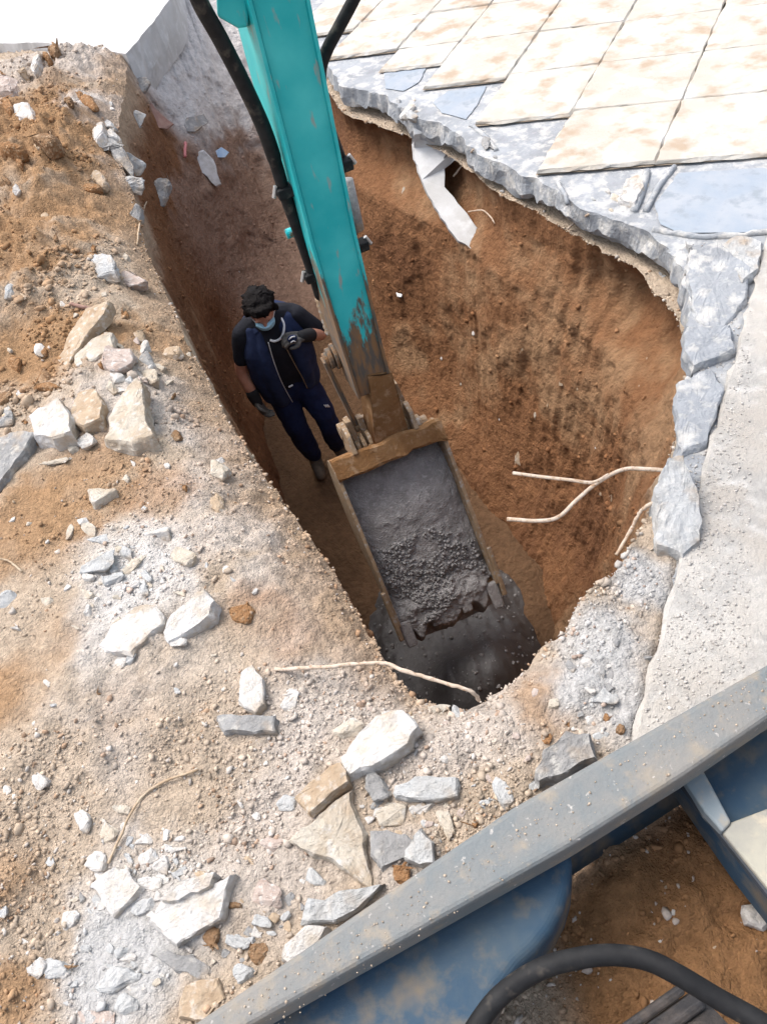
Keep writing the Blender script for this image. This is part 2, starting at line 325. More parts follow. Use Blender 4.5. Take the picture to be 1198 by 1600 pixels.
# pavement (mortar bed) outline
PAVE_PX = [(500, 98), (530, 132), (600, 152), (640, 178), (700, 196), (745, 238), (795, 262), (845, 284), (900, 318), (950, 342), (1003, 366),
           (1052, 402), (1085, 452), (1078, 520), (1082, 560), (1064, 620), (1056, 700), (1048, 745), (1062, 800), (1038, 872), (1000, 1010), (962, 1148), (957, 1160)]
PAVE = [at(*p)[:2] for p in PAVE_PX] + [np.array([1.2, 1.02]), np.array([3.2, 1.6]), np.array([9, 4.]), np.array([8, 16.]), np.array([2., 17.]), np.array([.62, 9.5])]
PAVE = np.array(PAVE)
def ground_h(x, y, d=None):
    x = np.asarray(x, float); y = np.asarray(y, float)
    if d is None: d = rimdist(x, y)
    d = np.abs(d)
    p = np.stack([x, y, np.zeros_like(x)], -1)
    heap = smooth(-.75, -1.5, x) * smooth(3.0, 4.4, y) * (1 - smooth(7.0, 8.2, y))
    mid = smooth(-.45, -1.3, x) * smooth(.6, 1.6, y) * (1 - smooth(2.8, 4., y))
    h = .17 * heap + .07 * mid + .07 * heap * fbm(p * 4.2 + 21, 2)
    near = np.exp(-((x + .1) ** 2 + (y - .9) ** 2) / .5)
    lump = 1 + 1.6 * heap
    h = h + lump * (.030 * fbm(p * 2.6, 3) + .026 * np.abs(fbm(p * 7. + 3, 3)) + .014 * fbm(p * 19. + 9, 3)) + .008 * np.abs(fbm(p * 48. + 5, 2))
    pw = p + .03 * np.stack([fbm(p * 14 + 3, 2), fbm(p * 14 + 33, 2), 0 * x], -1); cl = smooth(-.25, .35, fbm(p * 2.1 + 77, 3))
    h = h + cl * (.030 * worley(pw, 11, 1) ** 1.5 * (1 + heap) + .05 * heap * worley(pw, 5.2, 5) ** 1.3 + .018 * worley(pw, 24, 2)) + .008 * worley(pw, 45, 3)
    left = smooth(.6, .0, x + .0 * y)
    lip = left * smooth(.95, 1.3, y) * smooth(6.0, 5.0, y); h = h - .05 * left * (1 - lip) * np.clip(1 - d / .16, 0, 1) ** 2 - .17 * lip * np.clip(1 - d / .34, 0, 1) ** 1.7
    pv = smooth(0., .12, x - np.interp(y, *PAVX))
    h = h * (1 - pv) + (-.06 + .012 * fbm(p * 9, 3)) * pv
    th = np.degrees(np.arctan2(y - CEN[1], x - CEN[0])); pv2 = smooth(-44, -38, th) * (1 - smooth(86, 87.5, th)); h = h * (1 - pv2) - .17 * pv2
    bl = smooth(-.05, .15, x) * (1 - smooth(.45, .75, y - .276 * x))
    h = h - .05 * bl
    return h
# inner edge of the paving as x(y)
_e = np.array([at(*p)[:2] for p in PAVE_PX])[::-1]
_o = np.argsort(_e[:, 1]); PAVX = (np.concatenate([[-.2, .55], _e[_o, 1], [12]]), np.concatenate([[9.0, 9.0], _e[_o, 0] + .02, [.5]]))

def blobs(x, y, lst, base):
    c = np.tile(np.array(base, float), (len(x), 1)); p = np.stack([x, y, np.zeros_like(x)], -1)
    n = fbm(p * 5 + 40, 4) * .55
    n2 = fbm(p * 16 + 11, 3) * .35
    for (px, py, r, colr, wgt) in lst:
        q = at(px, py)[:2]; e = at(px + r, py)[:2]; s = np.linalg.norm(e - q)
        f = wgt * (1 - smooth(.45, 1.25, np.sqrt((x - q[0]) ** 2 + (y - q[1]) ** 2) / s + n + n2))
        c = c * (1 - f[:, None]) + np.array(colr) * f[:, None]
    return c
TAN, OCH, ORG, WHT, GRY, PNK = (.45, .36, .275), (.35, .215, .118), (.32, .165, .08), (.58, .555, .53), (.47, .465, .46), (.505, .445, .395)
GB = [(100, 1010, 70, OCH, .6), (220, 1130, 60, OCH, .6), (300, 1130, 60, OCH, .45), (90, 880, 60, OCH, .5), (230, 620, 70, WHT, .7), (200, 900, 90, WHT, .7), (320, 1060, 60, WHT, .5), (440, 1000, 60, PNK, .8), (330, 740, 60, WHT, .5), (185, 260, 50, WHT, .7), (40, 250, 190, OCH, 1), (60, 130, 110, PNK, .8), (150, 330, 110, OCH, .9), (20, 420, 130, OCH, 1), (60, 560, 120, OCH, 1), (230, 520, 60, OCH, .8),
      (190, 180, 60, WHT, .8), (160, 120, 60, PNK, .8), (180, 650, 110, PNK, .7), (150, 760, 90, OCH, .8), (300, 660, 70, PNK, .9), (60, 830, 90, OCH, .9), (270, 770, 60, ORG, .45),
      (350, 850, 90, PNK, .9), (430, 900, 80, PNK, .8), (240, 960, 120, WHT, .8), (400, 960, 60, ORG, .6), (60, 1000, 80, TAN, .7), (450, 1010, 60, ORG, .45),
      (330, 1050, 130, TAN, .7), (10, 1110, 70, OCH, .9), (20, 1350, 80, OCH, .9), (180, 1190, 120, PNK, .6), (520, 1060, 90, PNK, .8), (420, 1180, 90, PNK, .9), (300, 1200, 110, TAN, .8),
      (90, 1260, 110, TAN, .9), (220, 1420, 130, WHT, .7), (180, 1510, 110, GRY, .9), (30, 1560, 60, OCH, .9), (430, 1340, 110, PNK, .8), (650, 1180, 120, PNK, .8), (780, 1100, 90, PNK, .8),
      (860, 1090, 60, OCH, .7), (930, 1000, 90, GRY, .9), (950, 1080, 80, GRY, .9), (1000, 900, 70, GRY, .9), (620, 1350, 80, PNK, .8)]
def ground_col(x, y):
    c = blobs(x, y, GB, TAN)
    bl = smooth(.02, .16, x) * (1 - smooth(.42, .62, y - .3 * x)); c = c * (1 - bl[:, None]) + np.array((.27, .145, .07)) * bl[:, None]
    p = np.stack([x, y, np.zeros_like(x)], -1); dl = np.abs(rimdist(x, y)); lf = (.6 * smooth(.24, .05, dl + .12 * fbm(p * 7 + 60, 3)) * smooth(.5, .0, x) * smooth(1.0, 1.4, y))[:, None]; c = c * (1 - lf) + np.array((.355, .235, .145)) * lf
    k = 1 + .16 * fbm(p * 30, 3)
    return np.clip(c * k[:, None], .02, .8)

def gridfaces(nr, nu, wrap=True):
    i, j = np.meshgrid(np.arange(nr - 1), np.arange(nu if wrap else nu - 1), indexing='ij'); j2 = (j + 1) % nu
    return np.stack([i * nu + j, i * nu + j2, (i + 1) * nu + j2, (i + 1) * nu + j], -1).reshape(-1, 4)
# outer ground rings
ds = np.concatenate([np.linspace(0, .3, 30), .3 + np.cumsum(np.full(105, .0145)), ])
ds = np.concatenate([ds, ds[-1] + np.cumsum(.0165 * 1.075 ** np.arange(66))]); NR = len(ds)
ox = R0[None, :, 0] + ds[:, None] * dirs[None, :, 0]; oy = R0[None, :, 1] + ds[:, None] * dirs[None, :, 1]
fx, fy = ox.ravel(), oy.ravel(); dd = rimdist(fx, fy)
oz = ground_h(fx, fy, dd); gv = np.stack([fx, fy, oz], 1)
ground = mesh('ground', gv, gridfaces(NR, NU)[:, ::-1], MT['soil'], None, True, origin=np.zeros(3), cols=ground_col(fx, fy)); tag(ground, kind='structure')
rz = oz[:NU]
# trench wall
FA = np.array([(-180, .84), (-135, .80), (-90, .80), (-60, .74), (-30, .62), (0, .56), (35, .60), (70, .66), (86, .66), (92, .55), (100, .62), (108, .78), (130, .82), (180, .84)], float)
fk = np.interp(ang, FA[:, 0], FA[:, 1])
NV = 150; t = np.linspace(0, 1, NV)[:, None]; tt = t ** 1.05
prof = 1 - (1 - fk)[None, :] * (tt + .06 * np.sin(tt * 6.28))
under = (smooth(-40, -20, ang) * (1 - smooth(84, 88, ang)))[None, :]
prof = prof + under * .075 * np.sin(np.clip(t / .22, 0, 1) * math.pi) * (1 + .8 * np.sin(ang / 9.))[None, :]
prof = prof - .05 * smooth(.78, 1., t)
wr = rad[None, :] * prof
wx = CEN[0] + dirs[None, :, 0] * wr; wy = CEN[1] + dirs[None, :, 1] * wr; wz = rz[None, :] * (1 - t) + ZF * t
wp = np.stack([wx, wy, wz], -1).reshape(-1, 3)
env = np.sin(np.clip(t * 8, 0, 1) * math.pi / 2) * np.ones((1, NU)); env = env.ravel()
dis = .075 * fbm(wp * np.array([2.2, 2.2, 1.6]), 3) - .035 * np.abs(fbm(wp * 5.5 + 7, 3)) + .012 + .014 * fbm(wp * 16. + 2, 4) - .012 * np.abs(fbm(wp * 42, 2)) + .0035 * np.sin(np.tile(ang, NV) * 1.3 + 5 * fbm(wp * .9 + 4, 2)) * smooth(-.1, .35, fbm(wp * 1.3 + 90, 2)) + .10 * smooth(6.2, 7., wp[:, 1]) * fbm(wp * 4.5 + 60, 4)
wp[:, 0] += np.tile(dirs[:, 0], NV) * dis * env; wp[:, 1] += np.tile(dirs[:, 1], NV) * dis * env
CLAY, CLAYD, CLAYL = np.array((.212, .103, .050)), np.array((.165, .078, .039)), np.array((.29, .172, .095))
n1 = fbm(wp * np.array([1.6, 1.6, 2.]) + 5, 4)[:, None]; n2 = fbm(wp * 8. + 15, 4)[:, None]
wc = CLAY + (CLAYL - CLAY) * smooth(.05, .5, n1 + .4 * n2) + (CLAYD - CLAY) * smooth(.05, .45, -n1 + .3 * n2)
aa = np.tile(ang, NV); tv = np.repeat(t[:, 0], NU)
top = (smooth(92, 108, aa) * smooth(.16, .02, tv + .05 * n2[:, 0]) + (aa < -40) * smooth(.10, .02, tv + .05 * n2[:, 0]) + (aa > 130) * smooth(.14, .02, tv + .05 * n2[:, 0]))[:, None]
wc = wc * (1 - top) + np.array((.42, .31, .215)) * top
far = (smooth(6.8, 7.5, wp[:, 1] + .4 * n1[:, 0]) * smooth(-1.35, -.8, wp[:, 2] + .5 * n1[:, 0] + .3 * n2[:, 0]))[:, None]
wc = wc * (1 - far) + np.array((.60, .57, .55)) * far
pk = (smooth(5.4, 6.3, wp[:, 1] + .5 * n1[:, 0]) * smooth(.3, .1, wp[:, 0]) * smooth(-.55, -.8, wp[:, 2] + .3 * n2[:, 0]))[:, None] * .85 * (1 - far)
wc = wc * (1 - pk) + np.array((.30, .205, .155)) * pk
wall = mesh('trench_wall', wp, gridfaces(NV, NU)[:, ::-1], MT['clay'], None, True, origin=np.zeros(3), cols=wc); tag(wall, kind='structure')
# trench floor
last = wp.reshape(NV, NU, 3)[-1]; NF = 34; s = np.linspace(0, 1, NF)[:, None, None]
fp = (last[None] * (1 - s) + np.array([CEN[0] - .05, CEN[1] + .3, ZF])[None, None] * s).reshape(-1, 3)
fp[:, 2] += np.repeat(np.sin(np.clip(s[:, 0, 0] * 6, 0, 1) * 1.57), NU) * (.035 * fbm(fp * 5, 4) + .02 * np.abs(fbm(fp * 14, 3)))
fc = np.array((.13, .075, .042)) * (1 + .25 * fbm(fp * 6, 3))[:, None]
floor_ = mesh('trench_floor', fp, gridfaces(NF, NU)[:, ::-1], MT['clay'], None, True, origin=np.zeros(3), cols=fc); tag(floor_, kind='structure')
bpy.context.view_layer.update()
HITS = [ground, wall, floor_]
def hit(px, py):
    d = Vector(ray(px, py)).normalized(); best = None
    for o in HITS:
        ok, loc, nor, _ = o.ray_cast(Vector(CP) - o.location, d)
        loc = loc + o.location
        if ok and (best is None or (loc - Vector(CP)).length < best[2]): best = (np.array(loc), np.array(nor), (loc - Vector(CP)).length)
    return (best[0], best[1]) if best else (at(px, py), np.array([0, 0, 1.]))

# ------------------------------------------------------------------ pavement: mortar bed, tiles
def jag_prism(poly, z0, z1, name, mat, parent=None, jag=.02, step=.05, bevel=0, closed_from=None, inset=.0, zvar=0.):
    P = []
    n = len(poly)
    for i in range(n):
        a, b = np.array(poly[i]), np.array(poly[(i + 1) % n]); L_ = np.linalg.norm(b - a); k = max(1, min(60, int(L_ / step)))
        if closed_from is not None and i >= closed_from: k = 1
        nrm = np.array([-(b - a)[1], (b - a)[0]]) / (L_ + 1e-9)
        for q in range(k):
            p = a + (b - a) * q / k; nz = (1.2 * fbm(np.array([[p[0] * 6, p[1] * 6, 3.3]]), 3)[0]) if zvar else vnoise(np.array([[p[0] * 21, p[1] * 21, 3.3]]))[0] + .6 * vnoise(np.array([[p[0] * 60, p[1] * 60, 1.3]]))[0]
            P.append(p + nrm * jag * nz * (0 if (closed_from is not None and i >= closed_from) else 1))
    P = np.array(P); m = MB(); c = P.mean(0)
    top = [(p[0], p[1], z1) for p in P]
    def off(amt, z, sd):
        out = []
        for i, p in enumerate(P):
            tg = P[(i + 1) % len(P)] - P[i - 1]; nn = np.array([tg[1], -tg[0]]) / (np.linalg.norm(tg) + 1e-9)
            a = amt * (1 + (2.4 * fbm(np.array([[p[0] * 9, p[1] * 9, sd * 5]]), 2)[0] if zvar else .9 * vnoise(np.array([[p[0] * 30, p[1] * 30, sd]]))[0])); out.append((p[0] + nn[0] * a, p[1] + nn[1] * a, z + (zvar * (.5 + .5 * fbm(np.array([[p[0] * 6, p[1] * 6, 4.]]), 3)[0]) if z == z0 else (zvar * .3 * vnoise(np.array([[p[0] * 25, p[1] * 25, sd]]))[0] if zvar else 0))))
        return out
    rings = [off(-.004, z0, 1.), off(.012, z0 + (z1 - z0) * .45, 2.), off(.004, z0 + (z1 - z0) * .85, 3.), top]
    N_ = len(P)
    for r in rings: m.v += r
    for r in range(3):
        for i in range(N_): m.f.append((r * N_ + i, r * N_ + (i + 1) % N_, (r + 1) * N_ + (i + 1) % N_, (r + 1) * N_ + i))
    m.f.append(tuple(range(3 * N_, 4 * N_))); m.f.append(tuple(range(N_))[::-1])
    o = m.build(name, mat, parent, bevel=bevel)
    return o
pave = jag_prism(PAVE, -.17, 0.0, 'pavement', MT['mortar'], None, .05, .02, zvar=.10, closed_from=len(PAVE_PX)); tag(pave, kind='structure'); bpy.context.view_layer.update(); HITS.append(pave)
LO = at(840, 265, .045)[:2]; LA = at(1025, 250, .045)[:2] - LO; LB = at(872, 175, .045)[:2] - LO + .13 * LA
def lat(i, j): return LO + LA * i + LB * j
cols_i = [-4.45, -3.5, -2.6, -1.85, -.95, -.02, .985, 2.06, 3.0, 3.95, 4.9, 5.85]
JF = MB()
def tile(i0, i1, j0, j1, mat, z, tilt=0, wear=.012):
    g = .013
    c = [lat(i0, j0), lat(i1, j0), lat(i1, j1), lat(i0, j1)]; cen = sum(c) / 4
    c = [p + (cen - p) / np.linalg.norm(cen - p) * g for p in c]
    out = []; sd = lambda p: p[1] - (.67 + .276 * p[0])          # nothing is laid below the machine
    for a, b in zip(c, c[1:] + c[:1]):
        if sd(a) > 0: out.append(a)
        if sd(a) * sd(b) < 0: out.append(a + (b - a) * sd(a) / (sd(a) - sd(b)))
    if len(out) < 3: return None
    c = out; JF.add([(*(p + (p - cen) / np.linalg.norm(p - cen) * .02), .011) for p in c], [tuple(range(len(c)))])
    o = jag_prism(c, .002, z, 'paving_tile', mat, pave, wear * .5, .05)
    o.rotation_euler = (random.uniform(-1, 1) * tilt, random.uniform(-1, 1) * tilt, 0) if tilt else (0, 0, 0)
    return o
jr = [-6.2, -.52, .03, 1.06, 2.0, 2.95, 3.9, 4.85, 5.8, 6.75]
start = {0: 3.7, 1: 2.95, 2: 2.45, 3: 1.9, 4: 1.0, 5: .02, 6: .02}
for c in range(len(cols_i) - 1):
    if c <= 6:
        j = start[c]; js = [j] + [q for q in jr if q > j + .4]
    else: js = [q for q in jr if q != .03]
    for a, b in zip(js[:-1], js[1:]):
        p = lat(cols_i[c], a)
        if p[1] > 9 or p[0] > 5.5: continue
        white = c >= 7 and a < -.6
        tile(cols_i[c], cols_i[c + 1], a, b, MT['tile_white'] if white else MT['tile'], (.024 if white else .030) + random.uniform(-.004, .004), .010)
jf = JF.build('joint_fill', MT['joint'], pave); jf['kind'] = 'stuff'
# imprints of lifted tiles in the bed
def imprint(px, z=.006):
    P = [at(*p, z)[:2] for p in px]
    o = jag_prism(P, -.002, z, 'mortar_imprint', MT['mortar_wet'], pave, .006, .04)
    return o
imprint([(1022, 318), (1060, 270), (1190, 262), (1240, 275), (1230, 352), (1190, 362), (1060, 364), (1030, 350)])
imprint([(675, 160), (700, 142), (760, 134), (745, 165), (728, 186), (690, 176)])
imprint([(600, 108), (672, 92), (655, 128), (630, 142), (602, 138)])
def ridge(px, r=.012):
    m = MB().tube(spline([np.array([*at(*p, .004)[:2], .004]) for p in px], 6), r, 7); m.v = [tuple(np.array(v) + .006 * vnoise(np.array([[v[0] * 40, v[1] * 40, v[2] * 40]]))[0]) for v in m.v]
    return m.build('mortar_ridge', MT['mortar'], pave, True)
ridge([(1008, 330), (1030, 290), (1052, 262)], .016); ridge([(1020, 358), (1080, 369), (1150, 368), (1220, 360)], .016); ridge([(870, 285), (880, 300), (886, 318)], .012)
ridge([(1010, 268), (1002, 300), (990, 330)], .02); ridge([(735, 195), (760, 215), (775, 235)], .012)
# white slab beyond the heap, at the far left
sw = [at(*p, .10)[:2] for p in [(-60, 70), (60, 66), (130, 72), (196, 84), (212, 66), (246, 28), (268, -4)]] + [np.array([-.35, 10.]), np.array([-.5, 16.]), np.array([-8, 16.]), np.array([-6, 8.5])]
o = jag_prism(sw, -.30, .10, 'concrete_slab', MT['slabwhite'], None, .02, .06, closed_from=6, zvar=.05)
tag(o, 'bright white concrete slab with broken edge behind the soil heap', 'slab')

# ------------------------------------------------------------------ rubble
def rock_mesh(seed, n=15, bev=.07):
    r = np.random.default_rng(seed); p = r.normal(size=(n, 3)); p /= np.linalg.norm(p, axis=1)[:, None]
    p = np.sign(p) * np.abs(p) ** .75; p *= (.85 + .3 * r.random((n, 1))); p[:, 2] = np.clip(p[:, 2], -.7, .62)
    bm = bmesh.new(); vs = [bm.verts.new(q) for q in p]
    bmesh.ops.convex_hull(bm, input=vs)
    for v in [v for v in bm.verts if not v.link_faces]: bm.verts.remove(v)
    if bev: bmesh.ops.bevel(bm, geom=list(bm.edges), offset=bev, segments=1, affect='EDGES', profile=.6)
    me = bpy.data.meshes.new('rock'); bm.normal_update(); bm.to_mesh(me); bm.free()
    v = np.array([w.co[:] for w in me.vertices]); f = [tuple(q.vertices) for q in me.polygons]; bpy.data.meshes.remove(me)
    m = np.abs(v).max(0); return v / m, f
def roughen(o, cuts=2, amp=.05, fr=9., size=1.):
    bm = bmesh.new(); bm.from_mesh(o.data); bmesh.ops.triangulate(bm, faces=[q for q in bm.faces if len(q.verts) > 4]); bmesh.ops.recalc_face_normals(bm, faces=bm.faces)
    bmesh.ops.subdivide_edges(bm, edges=list(bm.edges), cuts=cuts, use_grid_fill=True); bm.normal_update()
    p = np.array([w.co[:] for w in bm.verts]); n = np.array([w.normal[:] for w in bm.verts]); off = np.array(o.location)
    k = size * amp * (fbm((p + off) / size * fr * .35, 4) - .5 * np.abs(fbm((p + off) / size * fr, 2)))
    p = p + n * k[:, None]
    for w, c in zip(bm.verts, p): w.co = c
    bm.to_mesh(o.data); bm.free()
def clod_mesh(seed, sub=3):
    bm = bmesh.new(); bmesh.ops.create_icosphere(bm, subdivisions=sub, radius=1)
    v = np.array([w.co[:] for w in bm.verts]); f = [tuple(w.index for w in q.verts) for q in bm.faces]; bm.free()
    k = 1 + .30 * fbm(v * 1.7 + seed * 3.1, 3) - .34 * np.abs(fbm(v * 4. + seed, 3)) + .10 * fbm(v * 11 + seed, 2); v = v * k[:, None]
    return v / np.abs(v).max(0), f
SEED = [100]
def place(name, px, py, w, h, angle, mat, label, cat, group=None, kind='rock', thick=.5, lift=-.06):
    SEED[0] += 1
    p, nor = hit(px, py); z = p[2]
    onwall = nor[2] < .35
    a = math.radians(angle); ca, sa = math.cos(a), math.sin(a)
    dep = float((p - CP) @ fw)
    if onwall:
        ex = ix * ca - iy * sa; ey = -ix * sa - iy * ca; ez = np.cross(ey, ex) * -1; ez = -fw
        A = ex * w * dep / F / 2; B = ey * h * dep / F / 2; Cc = ez * thick * min(w, h) * dep / F / 2
    else:
        e1 = at(px + ca * w / 2, py + sa * w / 2, z) - at(px - ca * w / 2, py - sa * w / 2, z)
        e2 = at(px - sa * h / 2, py + ca * h / 2, z) - at(px + sa * h / 2, py - ca * h / 2, z)
        A = e1 / 2; B = e2 / 2 * .85; t_ = thick * min(np.linalg.norm(A), np.linalg.norm(B)); Cc = np.array([0, 0, t_])
    v, f = rock_mesh(SEED[0]) if kind == 'rock' else rock_mesh(SEED[0], 26, .12)
    # a copy-free mesh in its own frame
    c = p + Cc * lift
    V = c + v[:, :1] * A + v[:, 1:2] * B + v[:, 2:3] * Cc
    o = mesh(name, V, f, mat, None, kind != 'rock')
    if kind == 'rock' and max(w, h) > 8: roughen(o, 1 if max(w, h) < 24 else 2, .16, 6., np.linalg.norm(A))
    elif kind == 'rock':
        bm = bmesh.new(); bm.from_mesh(o.data); bmesh.ops.recalc_face_normals(bm, faces=bm.faces); bm.to_mesh(o.data); bm.free()
    else: roughen(o, 2 if max(w, h) > 20 else 1, .13, 4., np.linalg.norm(A)); o.data.polygons.foreach_set('use_smooth', np.zeros(len(o.data.polygons), bool))
    return tag(o, label, cat, group)
def plate(name, px, th, mat, label, cat, tilt=(0, 0), group=None, sink=.03):
    """chunk from an outline on the ground: broken flat-topped piece with rough sides"""
    SEED[0] += 1; r = np.random.default_rng(SEED[0])
    cpx = np.mean(px, 0); p, nor = hit(*cpx); z = p[2]
    P = np.array([at(*q, z + th * .8)[:2] for q in px]); c = P.mean(0)
    D = []
    for i in range(len(P)):
        a, b = P[i], P[(i + 1) % len(P)]; k = max(2, int(np.linalg.norm(b - a) / .03))
        for q in range(k): D.append(a + (b - a) * q / k + (r.normal(size=2) * .0035 if q else 0))
    D = np.array(D); n = len(D); rings = []
    for sc_, zz, jj in ((1.06, -sink, .5), (1.05, th * .35, 1.), (1.0, th * .82, .7), (.955, th, .3), (.55, th * 1.02, .12)):
        Q = c + (D - c) * sc_ + r.normal(size=(n, 2)) * .003 * jj
        Z = z + zz + r.normal(size=n) * th * .05 * jj + (Q - c) @ np.array(tilt); rings.append(np.c_[Q, Z])
    V = np.vstack(rings + [[[*c, z + th * 1.05]]]); f = []
    for k in range(4):
        for i in range(n): f.append((k * n + i, k * n + (i + 1) % n, (k + 1) * n + (i + 1) % n, (k + 1) * n + i))
    for i in range(n): f.append((4 * n + i, 4 * n + (i + 1) % n, 5 * n))
    f.append(tuple(range(n))[::-1])
    o = mesh(name, V, f, mat); roughen(o, 2, .22, 2.2, th); return tag(o, label, cat, group)

CH, ST, CL = 'concrete_chunk', 'stone', 'soil_clod'
BIG = [
 (CH, [(530, 1185), (558, 1142), (590, 1120), (632, 1113), (655, 1140), (640, 1165), (600, 1190), (545, 1212)], .075, 'white', 'big bright white concrete block lying on gravel just below the trench mouth', 'rubble', (.1, -.05)),
 (CH, [(455, 1315), (500, 1275), (548, 1238), (562, 1285), (583, 1392), (530, 1352), (500, 1338)], .05, 'cream', 'large flat triangular concrete shard with a long point towards the blade', 'rubble', (-.05, .12)),
 (CH, [(838, 1200), (850, 1172), (882, 1145), (922, 1148), (932, 1185), (905, 1195), (872, 1214), (842, 1222)], .075, 'grey', 'grey rough concrete boulder against the blade edge, right of the gravel', 'rubble', (0, .1)),
 (CH, [(1022, 770), (1040, 728), (1066, 724), (1090, 780), (1096, 840), (1068, 862), (1026, 850)], .12, 'blue', 'tall pale boulder with grey underside on the right rim beside the bent rods', 'rubble', (0, .25)),
 (CH, [(142, 1384), (182, 1354), (222, 1386), (204, 1408), (176, 1432), (160, 1410)], .035, 'white', 'flat white diamond plate on the left of the lower rubble pile', 'rubble', (0, .05)),
 (CH, [(230, 1436), (262, 1396), (330, 1382), (365, 1368), (345, 1436), (275, 1476)], .045, 'white', 'largest flat white plate in the lower left rubble pile with a raised right corner', 'rubble', (.05, .05)),
 (CH, [(252, 1405), (275, 1382), (338, 1366), (330, 1384), (280, 1408)], .075, 'white', 'narrow white wedge lying over the largest flat plate in the lower left', 'rubble', (0, .1)),
 (CH, [(160, 685), (168, 655), (200, 612), (218, 598), (228, 612), (230, 660), (242, 680), (205, 690)], .085, 'cream', 'tall cream wedge of concrete with a narrow upper end on the left bank', 'rubble', (.1, .1)),
 (CH, [(46, 652), (62, 638), (96, 626), (112, 650), (114, 678), (82, 686), (52, 680)], .08, 'white', 'squarish bright white block beside the grey wedge on the left bank', 'rubble', (.1, .05)),
 (CH, [(-12, 690), (20, 678), (58, 682), (42, 705), (18, 730), (-10, 758)], .07, 'grey', 'long grey wedge of concrete cut by the left picture border', 'rubble', (.1, .1)),
 (CH, [(112, 640), (122, 616), (150, 610), (164, 636), (160, 658), (132, 668), (114, 660)], .07, 'tan', 'soil-covered chunk with pale rim between white block and cream wedge', 'rubble', (.1, 0)),
 (CH, [(255, 990), (268, 962), (296, 940), (322, 924), (338, 940), (330, 962), (298, 985), (262, 1002)], .055, 'white', 'broad white lump with shaded lower side in the middle of the left bank', 'rubble', (.05, .1)),
 (CH, [(155, 1010), (175, 975), (210, 950), (240, 948), (255, 975), (225, 1000), (205, 1020), (178, 1018)], .02, 'white', 'low dusty white patch of crushed concrete left of the broad white lump', 'rubble', (0, 0)),
 (CH, [(462, 1246), (498, 1212), (535, 1192), (546, 1222), (520, 1240), (482, 1272)], .05, 'tan', 'tan oblong block tucked under the big white block', 'rubble', (0, .05)),
 (CH, [(616, 1228), (648, 1214), (714, 1215), (714, 1242), (680, 1248), (618, 1244)], .03, 'blue', 'long bluish slab half buried in gravel right of the round grey stone', 'rubble', (0, .05)),
 (CH, [(578, 1300), (606, 1298), (636, 1304), (650, 1330), (622, 1345), (596, 1356), (578, 1335)], .035, 'grey', 'flat grey plate in the rubble just right of the triangular shard', 'rubble', (0, .05)),
 (CH, [(640, 1318), (656, 1294), (676, 1316), (678, 1350), (655, 1352), (632, 1340)], .045, 'blue', 'upright plate with a pale edge beside the orange clod at the blade', 'rubble', (.05, .05)),
 (CH, [(472, 1440), (482, 1408), (530, 1396), (598, 1382), (560, 1420), (520, 1442)], .05, 'blue', 'long pale block pressed against the blade edge below the triangular shard', 'rubble', (0, .1)),
 (CH, [(438, 1500), (446, 1478), (480, 1452), (512, 1448), (490, 1480), (455, 1510)], .05, 'white', 'white slab leaning on the blade edge, below the long pale block', 'rubble', (0, .1)),
 (CH, [(338, 1120), (362, 1116), (430, 1120), (430, 1144), (350, 1144)], .04, 'grey', 'small grey brick-shaped piece lying level left of the trench mouth', 'rubble', (0, 0)),
 (CH, [(240, 1492), (262, 1484), (326, 1508), (312, 1532)], .022, 'grey', 'flat dark-edged board of concrete at the bottom of the left bank', 'rubble', (0, .15)),
 (CH, [(280, 1590), (290, 1540), (340, 1530), (352, 1560), (320, 1595)], .03, 'tan', 'flat tan block at the lower tip of the blade edge', 'rubble', (0, .05)),
 (CH, [(84, 555), (104, 520), (138, 488), (178, 484), (170, 500), (136, 525), (96, 566)], .05, 'tan', 'long weathered brown-grey slab lying on the heap beside the trench', 'rubble', (.25, .1)),
 (CH, [(114, 555), (146, 532), (178, 524), (180, 545), (150, 560), (118, 570)], .045, 'cream', 'shorter pale block tucked below the long brown-grey slab', 'rubble', (.1, .1)),
 (CH, [(1078, 398), (1118, 386), (1172, 422), (1162, 470), (1122, 520), (1088, 492), (1072, 432)], .05, 'mortar', 'broad bluish broken slab on the right rim below the tile imprint', 'rubble', (.05, .1)),
 (CH, [(1074, 516), (1140, 510), (1146, 545), (1082, 572), (1068, 552)], .06, 'mortar', 'dark grey brick-like block on the right rim under the broad bluish slab', 'rubble', (0, .1)),
 (CH, [(1058, 600), (1108, 578), (1130, 610), (1104, 690), (1066, 704), (1056, 640)], .045, 'mortar', 'crumbling grey slab on the right rim above the tall pale boulder', 'rubble', (0, .05)),
 (CH, [(1120, 390), (1150, 372), (1190, 380), (1186, 420), (1160, 440)], .07, 'blue', 'smooth pale blue plate beside the broad bluish slab at the right', 'rubble', (0, .05)),
 (CH, [(966, 308), (978, 284), (998, 276), (1006, 292), (990, 316)], .06, 'white', 'small white block standing in the mortar trough between the paving tiles', 'rubble', (0, .1)),
 (CH, [(1162, 1416), (1200, 1414), (1215, 1440), (1190, 1452), (1166, 1440)], .05, 'white', 'white lump on brown soil behind the blade at the right border', 'rubble', (0, 0)),
 (CH, [(372, 1095), (378, 1050), (395, 1040), (410, 1060), (412, 1098), (396, 1112)], .03, 'white', 'upright pale dusty shard above the grey brick-shaped piece', 'rubble', (0, .05)),
]
for nm, px, th, mt, lab, cat, tl in BIG: plate(nm, px, th * .72, MT[mt], lab, cat, tl)
